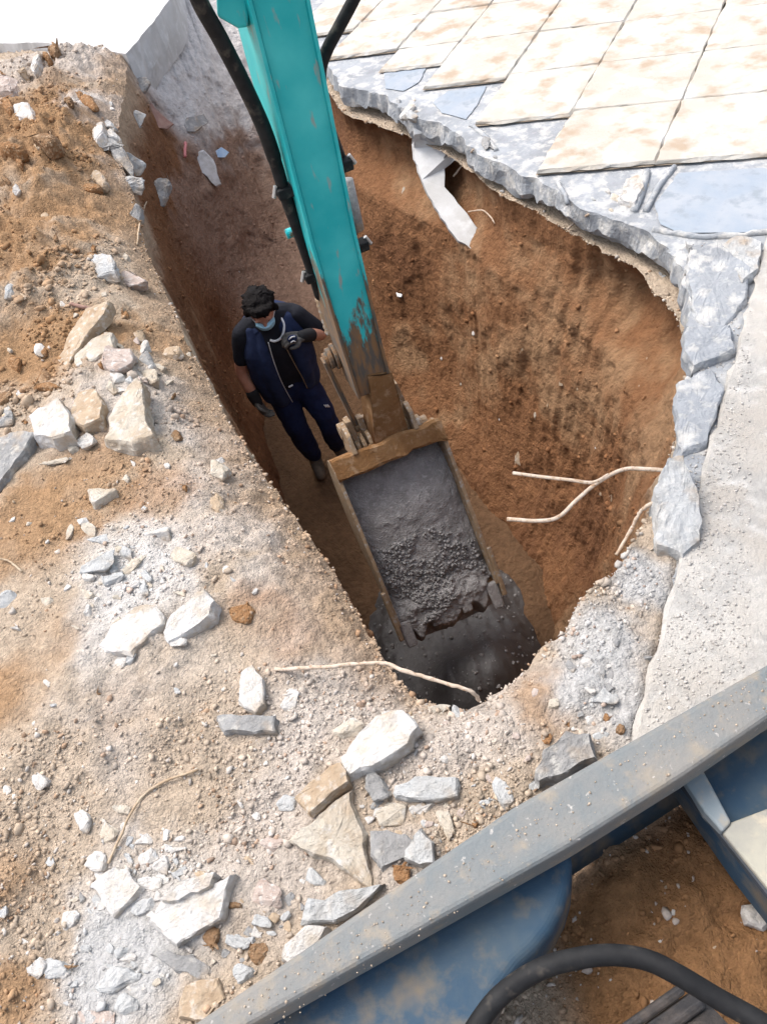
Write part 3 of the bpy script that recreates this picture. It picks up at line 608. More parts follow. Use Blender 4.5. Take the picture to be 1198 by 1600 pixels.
SM = [  # px, py, w, h, angle, material, label
 (ST, 165, 424, 52, 42, 10, 'blue', 'pale grey stone near the rim at the top of the left bank'),
 (ST, 206, 441, 50, 28, 10, 'pinkish', 'pinkish rounded stone touching the pale grey stone near the rim'),
 (CH, 204, 290, 52, 34, 0, 'blue', 'light grey block on the trench corner, left one of the touching pair'),
 (CH, 246, 298, 40, 54, 20, 'grey', 'dark grey block hanging over the trench corner'),
 (CH, 211, 337, 28, 40, 0, 'grey', 'small grey block below the pair on the trench corner'),
 (CH, 186, 246, 52, 50, 30, 'grey', 'rough dark lump above the pair on the trench corner'),
 (CH, 208, 258, 36, 34, 30, 'blue', 'pale lump wedged behind the pair on the trench corner'),
 (CH, 222, 140, 26, 44, 20, 'grey', 'grey crust at the far rim under the white slab'),
 (CH, 215, 190, 28, 46, 20, 'blue', 'pale crust on the far rim above the dark lump'),
 (CH, 160, 215, 46, 32, -30, 'white', 'white crumbling lump on the heap near the far rim'),
 (CH, 134, 690, 34, 32, -20, 'white', 'small smooth white stone below the soil-covered chunk'),
 (CH, 6, 650, 34, 44, 0, 'grey', 'grey stone at the left border above the grey wedge'),
 (CH, 184, 566, 60, 46, 0, 'pinkish', 'pinkish crumbling lump below the shorter pale block'),
 (CH, 241, 568, 42, 38, 20, 'grey', 'grey angular stone near the rim, right of the pinkish lump'),
 (CH, 236, 592, 40, 30, 0, 'cream', 'cream stone under the grey angular stone near the rim'),
 (CH, 162, 774, 54, 40, -30, 'cream', 'low cream stone in brown soil below the white block'),
 (CH, 342, 735, 34, 40, 20, 'cream', 'cream lump on the trench shoulder'),
 (CH, 84, 722, 60, 16, -10, 'cream', 'thin flat pale shard lying in soil right of the grey wedge'),
 (CH, 158, 844, 50, 22, 0, 'blue', 'upper bluish stone of the middle cluster'),
 (CH, 156, 888, 68, 40, -25, 'blue', 'largest bluish stone of the middle cluster'),
 (CH, 196, 867, 36, 28, 10, 'blue', 'bluish stone beside the largest of the middle cluster'),
 (CH, 176, 905, 40, 24, -20, 'blue', 'bluish stone under the largest of the middle cluster'),
 (CH, 210, 884, 50, 20, -40, 'cream', 'thin cream splinter in the middle cluster'),
 (CH, 248, 834, 52, 38, -30, 'white', 'white stone at the top right of the middle cluster'),
 (CH, 288, 872, 48, 38, 20, 'cream', 'rounded cream stone at the right end of the middle cluster'),
 (CH, 72, 942, 42, 34, 10, 'cream', 'lone cream stone left of the middle cluster'),
 (CH, 13, 940, 38, 38, -20, 'blue', 'bluish stone at the left border beside the lone cream stone'),
 (CH, 139, 955, 30, 26, 20, 'white', 'small white diamond stone below the middle cluster'),
 (CH, 137, 930, 24, 18, 0, 'cream', 'tiny cream stone above the small white diamond'),
 (CH, 180, 1035, 42, 44, -50, 'white', 'white crushed lump at the tail of the dusty patch'),
 (CH, 110, 832, 10, 30, 20, 'cream', 'thin upright splinter in brown soil left of the middle cluster'),
 (CH, 278, 1004, 30, 18, -10, 'white', 'small white piece under the broad white lump'),
 (CH, 453, 1093, 34, 50, 15, 'white', 'white pointed shard standing alone above the gravel'),
 (CH, 542, 1138, 54, 36, -20, 'cream', 'cream stone touching the big white block on its left'),
 (ST, 590, 1230, 50, 58, 0, 'grey', 'round grey stone directly below the big white block'),
 (CH, 610, 1273, 56, 48, -10, 'cream', 'round pale stone below the round grey stone'),
 (CH, 661, 1261, 46, 32, 0, 'white', 'white wedge under the long bluish slab'),
 (CH, 695, 1290, 40, 52, 10, 'cream', 'pale oval stone near the blade, right of the white wedge'),
 (CL, 626, 1366, 54, 44, -20, 'orange', 'orange clod touching the blade edge below the flat plates'),
 (CL, 742, 1288, 50, 34, -20, 'orange', 'orange-brown clod on the blade edge near the pale oval stone'),
 (CH, 786, 1240, 28, 66, -20, 'blue', 'thin leaning grey stone near the blade right of the gravel'),
 (CH, 758, 1255, 44, 28, -30, 'blue', 'grey stone left of the thin leaning stone'),
 (CH, 832, 1228, 34, 22, -10, 'blue', 'small grey stone touching the rough boulder at the blade'),
 (CH, 497, 1371, 38, 36, 20, 'blue', 'small white knobby stone below the triangular shard'),
 (CH, 430, 1316, 58, 46, 0, 'pinkish', 'rounded pinkish stone left of the triangular shard'),
 (CH, 448, 1254, 34, 36, 0, 'blue', 'little bluish stone touching the tan oblong block'),
 (CH, 420, 1402, 66, 70, 0, 'pinkish', 'buried pinkish boulder above the blade tip'),
 (CH, 408, 1442, 36, 34, 0, 'blue', 'small blue-grey stone under the buried pinkish boulder'),
 (CH, 372, 1470, 52, 66, 26, 'blue', 'pale stone left of the round brown clod'),
 (CH, 384, 1520, 40, 46, 10, 'blue', 'pale stone touching the blade below the round brown clod'),
 (CL, 406, 1490, 40, 44, 0, 'brown', 'round brown clod between pale stones near the blade tip'),
 (CL, 332, 1462, 46, 56, 30, 'brown', 'crumbly brown clod right of the largest flat plate'),
 (CL, 362, 1415, 34, 36, 0, 'brown', 'smooth brown clod above the crumbly brown clod'),
 (CH, 236, 1382, 42, 32, 10, 'white', 'cream-white stone joining the diamond plate on its right'),
 (CH, 228, 1416, 52, 32, -30, 'blue', 'bluish-white stone between the two large flat plates'),
 (CH, 165, 1300, 42, 46, 30, 'cream', 'two-toned block at the top of the lower rubble pile'),
 (CH, 154, 1346, 34, 40, 15, 'white', 'white block just above the diamond plate'),
 (CH, 130, 1285, 30, 44, 20, 'white', 'white oval stone left of the two-toned block'),
 (CH, 191, 1266, 30, 20, 10, 'cream', 'small flat stone above the two-toned block'),
 (CH, 230, 1338, 36, 34, -20, 'white', 'white stone in the upper middle of the lower pile'),
 (CH, 254, 1351, 28, 34, 30, 'white', 'oval white pebble in the centre of the lower pile'),
 (CH, 226, 1312, 34, 24, -10, 'white', 'pale stone at the upper edge of the lower pile'),
 (CH, 274, 1324, 38, 20, 5, 'white', 'flat white chip right of the centre of the lower pile'),
 (CH, 282, 1310, 20, 12, -5, 'white', 'tiny white chip above the flat white chip'),
 (CH, 280, 1368, 36, 32, -30, 'blue', 'faceted bluish stone above the narrow white wedge'),
 (CH, 66, 1220, 32, 34, -30, 'white', 'pale stone alone on tan soil at the lower left'),
 (CH, 13, 1235, 14, 22, 0, 'white', 'tiny bright stone at the left border, lower half'),
 (CH, 80, 1346, 20, 20, 0, 'blue', 'small bluish stone alone left of the lower pile'),
 (CH, 5, 1424, 16, 28, 0, 'blue', 'bluish stone cut by the left border below the middle'),
 (CH, 110, 1438, 26, 44, 15, 'white', 'pale upright stone left below the diamond plate'),
 (CH, 37, 1472, 16, 22, 20, 'white', 'tiny white oval stone near the lower left border'),
 (CH, 60, 1514, 26, 44, 35, 'white', 'slim white stone beside the brown pebble'),
 (CH, 92, 1514, 50, 42, 0, 'blue', 'pale block carrying the brown pebble'),
 (CH, 186, 1528, 84, 46, -15, 'blue', 'large bluish dusty stone at the lower left'),
 (CH, 200, 1573, 44, 52, 20, 'blue', 'bluish flat stone under the large dusty stone'),
 (CH, 136, 1482, 34, 28, 0, 'blue', 'small bluish stone above the large dusty stone'),
 (CH, 150, 1590, 60, 30, 0, 'pinkish', 'flat pinkish stone at the bottom border'),
 (CH, 376, 1258, 16, 36, 10, 'white', 'thin white stone standing in gravel left of the pinkish stone'),
 (CH, 918, 1037, 24, 20, 30, 'white', 'white chip on grey debris near the right rim'),
 (CH, 944, 1090, 46, 34, 20, 'blue', 'pale block on grey debris beside the straight slab edge'),
 (CH, 921, 1128, 16, 24, -30, 'white', 'small white oval chip below the pale block'),
 (CH, 938, 1149, 34, 14, -10, 'blue', 'flat pale chip at the lower corner of the slab'),
 (CL, 946, 1122, 28, 20, 0, 'orange', 'orange clod beside the straight slab edge'),
 (CL, 968, 1140, 22, 22, 0, 'brown', 'brown clod lying on the slab corner'),
 (CL, 852, 1150, 34, 42, 0, 'orange', 'orange clod above the rough boulder at the blade'),
 (CL, 888, 1132, 26, 18, 0, 'orange', 'small orange clod right of the larger one above the boulder'),
 (CH, 1030, 1104, 46, 36, 0, 'white', 'broken white crust on the slab close to the blade'),
 (CH, 686, 1110, 40, 26, -10, 'cream', 'cream stone on the lip of the trench mouth'),
 (CH, 716, 1116, 32, 30, 10, 'blue', 'bluish stone on the lip of the trench mouth'),
 (CL, 88, 88, 50, 32, 10, 'brown', 'large brown clod on the crest of the heap'),
 (CL, 40, 118, 40, 34, 0, 'tan', 'dusty tan clod on the crest of the heap at the left'),
 (CL, 136, 158, 42, 42, 30, 'orange', 'reddish clod in the middle of the heap'),
 (CL, 14, 140, 46, 40, 0, 'pinkish', 'pinkish clod at the left border near the heap crest'),
 (CH, 44, 180, 46, 24, 10, 'white', 'white flat stone on the heap at the left border'),
 (CH, 60, 100, 16, 50, 20, 'white', 'slim pale stone between two clods on the crest'),
 (CL, 80, 186, 36, 20, 0, 'orange', 'red-brown clod right of the white flat stone on the heap'),
 (CL, 20, 240, 70, 50, 0, 'orange', 'big rough ochre clod on the left of the heap'),
 (CL, 75, 225, 60, 50, 0, 'brown', 'big rough brown clod right of the ochre clod on the heap'),
 (CH, 28, 298, 22, 24, 0, 'white', 'small pale stone in ochre soil on the heap'),
 (CH, 14, 455, 30, 24, 0, 'blue', 'bluish stone at the left border in ochre soil'),
 (CL, 60, 690, 30, 30, 0, 'brown', 'brown clod between white block and thin shard'),
 (CL, 26, 570, 60, 44, 0, 'orange', 'ochre clod at the left border above the grey stone'),
 (CL, 78, 610, 56, 46, 0, 'orange', 'ochre clod above the white block on the left bank'),
 (CL, 290, 765, 46, 34, 0, 'orange', 'orange clod near the cream lump on the trench shoulder'),
 (CL, 380, 960, 50, 46, 0, 'orange', 'orange clod right of the broad white lump'),
 (CL, 155, 1084, 22, 26, 0, 'brown', 'small brown clod below the crushed white lump'),
 (CL, 340, 790, 60, 40, 10, 'tan', 'tan clod on the trench shoulder under the cream lump'),
]
for (nm, px, py, w, h, an, mt, lab) in SM:
    cl = nm == CL
    place(nm, px, py, w, h, an, MT[mt], lab, 'soil clod' if cl else 'rubble', kind='clod' if cl else 'rock', thick=.6)
place('pebble', 108, 1512, 38, 15, 0, MT['brown'], 'smooth brown pebble lying on the pale block at the lower left', 'stone', kind='clod', thick=.8, lift=1.2)
rr_ = random.Random(5)
MARKS = [(592, 1160, 'big white block'), (525, 1310, 'triangular shard'), (882, 1180, 'boulder at the blade'), (182, 1392, 'white diamond plate'), (292, 1420, 'largest flat plate'), (205, 645, 'tall cream wedge'), (80, 658, 'squarish white block'),
         (24, 715, 'long grey wedge'), (298, 955, 'broad white lump'), (203, 990, 'dusty white patch'), (385, 1132, 'grey brick-shaped piece'), (283, 1508, 'dark-edged board'), (128, 520, 'long brown-grey slab'), (165, 424, 'stone near the rim'), (72, 942, 'lone cream stone'),
         (156, 888, 'bluish middle cluster'), (453, 1093, 'white pointed shard'), (626, 1366, 'orange clod at the blade'), (590, 1230, 'round grey stone'), (695, 1290, 'pale oval stone'), (165, 1300, 'two-toned block'), (66, 1220, 'lone stone on tan soil'), (92, 1514, 'block with the brown pebble'),
         (186, 1528, 'large dusty stone'), (420, 1402, 'buried pinkish boulder'), (944, 1090, 'block beside the slab edge'), (88, 88, 'brown clod on the crest'), (136, 158, 'reddish clod on the heap'), (20, 240, 'big ochre clod'), (246, 298, 'hanging dark grey block'), (430, 1046, 'end of the long rod'),
         (640, 1052, 'middle of the long rod'), (340, 738, 'lump on the trench shoulder'), (380, 960, 'orange clod beside the broad lump'), (666, 1232, 'long bluish slab'), (530, 1415, 'long pale block at the blade'), (1178, 1430, 'white lump behind the blade'), (940, 1290, 'hidden underside of the blade edge'),
         (860, 1080, 'right lip of the trench'), (786, 1240, 'thin leaning stone'), (702, 290, 'hanging slab'), (1055, 795, 'tall pale boulder'), (870, 755, 'forked rod'), (565, 388, 'lower right hose clamp'), (410, 480, 'man'), (625, 460, 'white foam cube'), (250, 1230, 'arching dry root')]
CN = dict(white='white', cream='cream', blue='grey-white', tan='tan', brown='brown', orange='orange', pinkish='pinkish', grey='grey')
USED = set()
def own_label(px, py, w, noun, mat):
    for mx, my, nm in sorted(MARKS, key=lambda t: math.hypot(t[0] - px, t[1] - py))[:4]:
        d = math.hypot(mx - px, my - py)
        if d > 190: break
        a = math.degrees(math.atan2(py - my, px - mx)) % 360
        dr = ['right of', 'below and right of', 'below', 'below and left of', 'left of', 'above and left of', 'above', 'above and right of'][int((a + 22.5) // 45) % 8]
        near = 'just ' if d < 60 else ''
        lab = '%s %s %s%s the %s' % (CN[mat], noun, near, dr, nm)
        if lab not in USED: USED.add(lab); return lab
    return None
def scatter(n, area, sizes, mats, label, group, nm='rubble_piece', kind='rock'):
    k = 0; tries = 0
    while k < n and tries < n * 30:
        tries += 1; px = rr_.uniform(*area[0]); py = rr_.uniform(*area[1])
        if len(area) > 2 and not area[2](px, py): continue
        p, nor = hit(px, py)
        if p[2] < -.2: continue
        w = rr_.uniform(*sizes); mt = rr_.choice(mats); noun = {'rubble_piece': 'small rubble bit', 'earth_lump': 'earth lump', 'pebble': 'pebble'}[nm]; place(nm, px, py, w, w * rr_.uniform(.6, 1), rr_.uniform(-60, 60), MT[mt], own_label(px, py, w, noun, mt) or label, 'rubble' if kind == 'rock' else 'soil clod', group, kind, thick=.7); k += 1
leftof = lambda x, y: x < np.interp(y, [0, 340, 640, 1030, 1100], [150, 190, 310, 560, 640]) and y < 1590 - max(0, x - 300) * .62
scatter(60, ((5, 640), (400, 1580), leftof), (9, 19), ['white', 'white', 'cream', 'blue'], 'thumb-sized pale rubble bit strewn over the soil left of the trench', 'small pale rubble bits on the left bank')
scatter(34, ((5, 330), (80, 800), leftof), (14, 34), ['brown', 'orange', 'tan'], 'loose fist-sized earth lump strewn over the upper left heap', 'loose earth lumps on the heap', 'earth_lump', 'clod')
scatter(40, ((430, 930), (1080, 1330), lambda x, y: y < 1330 - (x - 690) * .62 - 20), (8, 20), ['white', 'cream', 'pinkish', 'blue', 'tan'], 'pebble-sized rubble bit in the gravel below the trench mouth', 'small rubble bits below the trench mouth')
scatter(20, ((850, 1190), (1250, 1560), lambda x, y: y > 1250 + abs(x - 960) * .6), (6, 14), ['tan', 'white', 'brown'], 'pebble on the brown soil between the blade arms', 'pebbles between the blade arms', 'pebble', 'clod')

# loose gravel and crumbs: one mass each
def crumbs(name, n, pick, smin, smax, colf, sub, alpha=1.7):
    bm = bmesh.new(); bmesh.ops.create_icosphere(bm, subdivisions=sub, radius=1); bv = np.array([v.co[:] for v in bm.verts]); bf = np.array([[v.index for v in f.verts] for f in bm.faces]); bm.free()
    xy = pick(n); n = len(xy); s = smin * (1 - RNG.random(n) * (1 - (smin / smax) ** alpha)) ** (-1 / alpha)
    z = ground_h(xy[:, 0], xy[:, 1]) if colf is not gcol else np.where((xy[:, 0] - LO[0]) * 0 + inside_tiles(xy), .027, .001)
    sh = RNG.random((n, 3)) * .8 + .5; jit = 1 + .28 * RNG.normal(size=(n, len(bv), 1)) * (1 if sub == 1 else .55)
    th = RNG.random(n) * 6.28; V = bv[None] * jit * sh[:, None, :] * s[:, None, None]
    c, s_ = np.cos(th)[:, None], np.sin(th)[:, None]; X = V[..., 0] * c - V[..., 1] * s_; Y = V[..., 0] * s_ + V[..., 1] * c
    V = np.stack([X + xy[:, :1], Y + xy[:, 1:], V[..., 2] * .8 + z[:, None] + s[:, None] * .25], -1).reshape(-1, 3)
    Fc = (bf[None] + (np.arange(n) * len(bv))[:, None, None]).reshape(-1, 3)
    cc = colf(xy[:, 0], xy[:, 1], n); o = mesh(name, V, Fc, MT['crumb'], None, False, origin=np.zeros(3), cols=np.repeat(cc, len(bv), 0)); return tag(o, kind='stuff')
def pick_px(n, bias=None):
    out = []; 
    px = RNG.random(n * 4) * 1500 - 240; py = RNG.random(n * 4) * 1760 - 20
    D = fw[None] + ix[None] * ((px - 599) / F)[:, None] - iy[None] * ((py - 800) / F)[:, None]
    k = -CAMZ / D[:, 2]; x = D[:, 0] * k; y = D[:, 1] * k; d = rimdist(x, y)
    pv = x < np.interp(y, *PAVX) - .02
    clump = fbm(np.stack([x * 3.2, y * 3.2, 0 * x], -1) + 31, 3)
    keep = (d > .004) & pv & (y < 8) & (RNG.random(len(x)) < np.clip(.28 + 1.9 * clump, .03, 1)); xy = np.stack([x, y], 1)[keep]; return xy[:n]
def pick_rim(n):
    i = RNG.integers(0, NU, n); d = RNG.random(n) ** 2 * .10 - .006; xy = R0[i] + dirs[i] * d[:, None]
    near = (xy[:, 1] < 6) & (xy[:, 0] < np.interp(xy[:, 1], *PAVX)); return xy[near]
def inside_tiles(xy):
    ij = (xy - LO) @ np.linalg.inv(np.array([LA, LB])); return ij[:, 0] > 2.07
def pick_slab(n):
    px = RNG.random(n * 4) * 320 + 850; py = 380 + RNG.random(n * 4) * 780
    D = fw[None] + ix[None] * ((px - 599) / F)[:, None] - iy[None] * ((py - 800) / F)[:, None]; k = -CAMZ / D[:, 2]; x = D[:, 0] * k; y = D[:, 1] * k
    e = x - np.interp(y, *PAVX); ok = (e > .03) & (y > .70 + .276 * x) & (RNG.random(len(x)) < np.exp(-np.maximum(e, 0) / .35))
    return np.stack([x, y], 1)[ok][:n]
def gcol(x, y, n): return np.clip(np.array((.46, .43, .40)) * (.8 + .45 * RNG.random((n, 1))), .05, .7)
def ccol(x, y, n):
    c = ground_col(x, y); k = RNG.random(n); w = np.array(WHT); c = np.where((k < .10)[:, None], c * .45 + w * .55, c); c = np.where((k > .9)[:, None], c * .5 + np.array(ORG) * .5, c)
    return np.clip(c * (.78 + .34 * RNG.random((n, 1))), .02, .75)
crumbs('gravel', 17000, pick_px, .0026, .008, ccol, 1)
crumbs('rubble_crumbs', 1500, pick_px, .007, .015, ccol, 1, 2.4)
crumbs('rim_crumbs', 2200, pick_rim, .003, .013, ccol, 1)
def pick_heap(n):
    xy = pick_px(n * 8); xy = xy[(xy[:, 0] < -.55 - .12 * xy[:, 1] * 0) & (xy[:, 1] > 2.7) & (rimdist(xy[:, 0], xy[:, 1]) > .12)]; return xy[:n]
def hcol(x, y, n): return np.clip(ground_col(x, y) * (.72 + .36 * RNG.random((n, 1))) * np.array((1.0, .95, .9)), .02, .7)
crumbs('soil_crumbs', 3000, pick_heap, .006, .030, hcol, 2, 2.4)
crumbs('slab_grit', 2200, pick_slab, .002, .006, gcol, 1)
CLU = [((230, 1390), 95, 52, 'small white rubble bit of the lower rubble pile', 'white rubble bits of the lower pile', ['white', 'white', 'blue']), ((165, 1530), 100, 40, 'small grey-white rubble bit in the dusty patch at the lower left', 'rubble bits in the dusty patch', ['blue', 'white', 'grey']),
       ((200, 895), 95, 34, 'small white rubble bit of the middle cluster', 'white rubble bits of the middle cluster', ['white', 'blue', 'cream']), ((630, 1290), 95, 34, 'small rubble bit among the flat plates above the blade', 'rubble bits among the flat plates', ['white', 'cream', 'blue', 'grey']),
       ((205, 190), 48, 26, 'small grey-white rubble bit along the broken far rim', 'rubble bits along the far rim', ['white', 'blue', 'grey']), ((200, 590), 80, 26, 'small pale rubble bit around the slabs on the heap flank', 'rubble bits on the heap flank', ['white', 'cream', 'pinkish']),
       ((425, 1450), 66, 26, 'small rubble bit beside the blade tip', 'rubble bits beside the blade tip', ['white', 'blue', 'grey', 'tan']), ((940, 1060), 70, 18, 'small grey rubble bit in the debris beside the slab edge', 'rubble bits beside the slab edge', ['blue', 'grey', 'white']),
       ((640, 172), 36, 8, 'small concrete bit on the paving edge above the hanging slab', 'concrete bits above the hanging slab', ['white', 'blue']), ((800, 252), 50, 6, 'small concrete bit on the paving edge below the upper tiles', 'concrete bits below the upper tiles', ['white', 'blue', 'grey']),
       ((960, 325), 50, 7, 'small concrete bit in the mortar trough by the standing white block', 'concrete bits in the mortar trough', ['white', 'blue', 'cream']), ((1060, 420), 40, 10, 'small concrete bit below the tile imprint', 'concrete bits below the tile imprint', ['blue', 'grey']),
       ((1085, 600), 75, 36, 'small broken concrete bit on the right rim', 'concrete bits on the right rim', ['blue', 'grey', 'white'])]
for (cx, cy), r_, n_, lab, grp, mats in CLU:
    for k in range(n_):
        px, py = cx + rr_.gauss(0, .55) * r_, cy + rr_.gauss(0, .55) * r_
        if py > 1560 - max(0, px - 330) * .62: continue
        p, nor = hit(px, py)
        if p[2] < -.25 or nor[2] < .3: continue
        w = 9 + 22 * rr_.random() ** 1.8; mt = rr_.choice(mats); place('rubble_piece', px, py, w, w * rr_.uniform(.5, 1), rr_.uniform(-80, 80), MT[mt], lab, 'rubble', grp, 'rock', .7)
def wall_crumbs():
    bm = bmesh.new(); bmesh.ops.create_icosphere(bm, subdivisions=1, radius=1); bv = np.array([v.co[:] for v in bm.verts]); bf = np.array([[v.index for v in f.verts] for f in bm.faces]); bm.free()
    n = 9000; k = RNG.integers(NU * 6, NU * NV - 1, n); cl = fbm(wp[k] * 3 + 50, 3); k = k[RNG.random(n) < np.clip(.35 + 1.5 * cl, .03, 1)]; n = len(k)
    s_ = .003 + .015 * RNG.random(n) ** 6; V = (wp[k][:, None] + bv[None] * (1 + .3 * RNG.normal(size=(n, len(bv), 1))) * s_[:, None, None]).reshape(-1, 3)
    c = np.clip(wc[k] * (.8 + .5 * RNG.random((n, 1))), .02, .7)
    o = mesh('wall_crumbs', V, (bf[None] + (np.arange(n) * len(bv))[:, None, None]).reshape(-1, 3), MT['crumb'], None, False, origin=np.zeros(3), cols=np.repeat(c, len(bv), 0)); tag(o, kind='stuff')
wall_crumbs()
# bits stuck in the trench wall
WB = [(836, 648, 9, 16), (816, 545, 8, 22), (876, 600, 7, 12), (902, 608, 8, 12), (855, 632, 6, 10), (998, 603, 5, 8), (955, 778, 14, 18), (938, 772, 8, 8), (630, 298, 8, 22), (612, 700, 5, 6), (780, 655, 7, 12),
      (374, 425, 8, 8), (415, 535, 5, 10), (357, 517, 5, 12), (1010, 560, 6, 10), (720, 600, 5, 9), (740, 520, 6, 10), (930, 700, 7, 10), (810, 715, 14, 30), (690, 560, 5, 7)]
for px, py, w, h in WB: mt = rr_.choice(['white', 'cream', 'tan']); place('pebble', px, py, w, h, 10, MT[mt], own_label(px, py, w, 'stone stuck in the trench wall', mt) or 'small pale stone stuck in the brown trench wall', 'stone', 'stones in the trench wall', 'clod', .6)
place('foam_bit', 625, 460, 13, 11, 15, MT['plainwhite'], 'tiny bright white foam cube on the trench wall right of the arm', 'foam bit', None, 'rock', .8)

def wallplate(name, px, th, mat, label, cat, out=.03, group=None, wav=.0):
    cpx = np.mean(px, 0); p, nor = hit(*cpx); dep = float((p - CP) @ fw)
    def P(q, push):
        h_, n_ = hit(*q); d_ = float((h_ - CP) @ fw); d_ = .65 * dep + .35 * min(max(d_, dep - .3), dep + .3); return CP + ray(*q) * (d_ - push)
    pts = []
    n = len(px)
    for i in range(n):
        a, b = np.array(px[i], float), np.array(px[(i + 1) % n], float); k = max(1, int(np.linalg.norm(b - a) / 10))
        for q in range(k): pts.append(a + (b - a) * q / k + (np.array([rr_.uniform(-1.2, 1.2), rr_.uniform(-1.2, 1.2)]) if q else 0))
    c = np.mean(pts, 0)
    m = MB(); n = len(pts)
    rings = [[P(q, out - th * .5) for q in pts], [P(c + (q - c) * 1.02, out) for q in pts], [P(c + (q - c) * .95, out + th * .5) for q in pts]]
    for r in rings: m.v += [tuple(v) for v in r]
    for k in range(2):
        for i in range(n): m.f.append((k * n + i, k * n + (i + 1) % n, (k + 1) * n + (i + 1) % n, (k + 1) * n + i))
    m.f.append(tuple(range(n))[::-1]); m.f.append(tuple(range(2 * n, 3 * n)))
    return tag(m.build(name, mat), label, cat, group)
o = wallplate('hanging_slab', [(643, 194), (660, 203), (700, 216), (716, 226), (712, 246), (694, 262), (694, 292), (730, 334), (766, 384), (750, 400), (716, 380), (688, 342), (664, 298), (646, 250)], .17, MT['slabwhite'], 'pale broken slab hanging from the paving edge over the trench', 'slab', .10)
sub_ = wallplate('broken_face', [(694, 262), (712, 246), (716, 228), (706, 230), (690, 248), (680, 272), (682, 290), (692, 288)], .03, MT['grey'], None, None, .15); sub_.parent = o; sub_.location = Vector(WP[sub_.name]) - Vector(WP[o.name])
wallplate('cloth_rag', [(300, 242), (318, 234), (334, 250), (340, 272), (346, 288), (338, 292), (324, 276), (304, 262)], .03, MT['cloth'], 'crumpled grey-white rag on the far left trench wall', 'rag', .05)
wallplate('plastic_scrap', [(334, 238), (346, 230), (358, 238), (352, 246), (338, 246)], .02, MT['skyblue'], 'pale blue plastic scrap beside the grey-white rag', 'plastic scrap', .05)
wallplate('broken_board', [(220, 196), (236, 160), (252, 178), (272, 194), (262, 202)], .03, MT['redboard'], 'reddish brown broken board sticking out under the far left rim', 'board', .06)
wallplate('stone', [(284, 205), (292, 184), (318, 178), (326, 192), (306, 206)], .06, MT['grey'], 'grey stone in the pale far wall above the rag', 'stone', .05)
def rod(name, pts, r, mat, label, cat, n=6, group=None):
    P_ = spline(pts, n); P_ = [np.asarray(p) + r * .5 * np.array([rr_.uniform(-1, 1), rr_.uniform(-1, 1), rr_.uniform(-1, 1)]) * .5 for p in P_]
    return tag(MB().tube(P_, [r * rr_.uniform(.82, 1.15) for _ in P_], 9).build(name, mat, None, True), label, cat, group)
h0, _ = hit(293, 228); h1_, _ = hit(292, 250)
rod('plastic_pipe', [h0 - fw * .06, (h0 + h1_) / 2 - fw * .07, h1_ - fw * .06], .013, MT['pink'], 'short pink plastic pipe end beside the grey-white rag', 'pipe')
A3 = lambda l: [at(x, y, z) for x, y, z in l]
m_ = MB(); m_.tube(spline(A3([(1046, 736, .05), (1010, 733, .04), (972, 734, .02), (932, 755, .0), (900, 782, -.02), (872, 808, -.05), (840, 814, -.06), (792, 811, -.07)]), 6), .0075, 9)
rb = m_.build('reinforcing_rod', MT['rebar'], None, True); tag(rb, 'bent pale rod reaching into the trench from the tall boulder, forked in the middle', 'rod')
m_ = MB(); m_.tube(spline(A3([(950, 742, .012), (925, 754, .004), (890, 750, .0), (845, 745, -.02), (801, 739, -.04)]), 6), .0065, 9); b_ = m_.build('branch_rod', MT['rebar'], rb, True)
rod('reinforcing_rod', A3([(1022, 784, .04), (1008, 792, .02), (998, 802, .0), (984, 830, -.05), (962, 867, -.1)]), .0065, MT['rebar'], 'short bent rod below the forked one at the right rim', 'rod')
rod('reinforcing_rod', A3([(430, 1046, .03), (500, 1043, .045), (560, 1037, .05), (602, 1037, .05), (640, 1051, .05), (690, 1066, .04), (735, 1080, .03), (748, 1094, -.02)]), .0062, MT['rebar'], 'long thin rod lying across the near corner of the trench mouth', 'rod')
def gtwig(px, r, lab, mat='twig', lift=.012):
    pts = []
    for q in px: h_, _ = hit(*q); pts.append(h_ + np.array([0, 0, lift]))
    return rod('dry_twig', pts, r, MT[mat], lab, 'twig')
gtwig([(172, 1352), (190, 1312), (214, 1262), (250, 1228), (312, 1205)], .004, 'long dry root arching over the top of the lower rubble pile')
gtwig([(2, 876), (18, 880), (38, 896)], .004, 'short dry twig at the left border above the lone cream stone')
gtwig([(230, 318), (226, 330), (220, 352), (216, 385)], .006, 'upright dry stick at the trench corner below the grey blocks')
gtwig([(112, 478), (130, 482), (152, 486)], .009, 'short dark stick lying on the brown-grey slab', 'redboard')
def wire(px, out, r, lab):
    pts = []
    for q in px: h_, _ = hit(*q); pts.append(h_ - fw * out)
    return rod('iron_wire', pts, r, MT['rebar'], lab, 'wire')
wire([(728, 342), (748, 340), (760, 348), (768, 360)], .12, .004, 'curled thin wire beside the lower end of the hanging slab')
wire([(706, 286), (720, 268), (736, 246)], .10, .006, 'thin wire between hanging slab and paving edge')
wire([(882, 364), (896, 352), (914, 342)], .06, .006, 'thin rod end under the paving edge at the upper right')

# ------------------------------------------------------------------ mini excavator
YAW = math.radians(10); mdir = np.array([math.sin(YAW), -math.cos(YAW), 0]); wdir = np.array([math.cos(YAW), math.sin(YAW), 0]); zz = np.array([0, 0, 1.])
F0 = np.array([.113, 2.8, 0.])
def Pm(px, py, off=0.0):
    """point on the plane lying `off` behind the front face of the arm"""
    d = ray(px, py); q = F0 - mdir * off; return CP + d * (((q - CP) @ mdir) / (d @ mdir))
ex = empty('mini_excavator', (.35, .3, 0), 'teal and blue mini excavator with its arm reaching down into the trench', 'excavator')
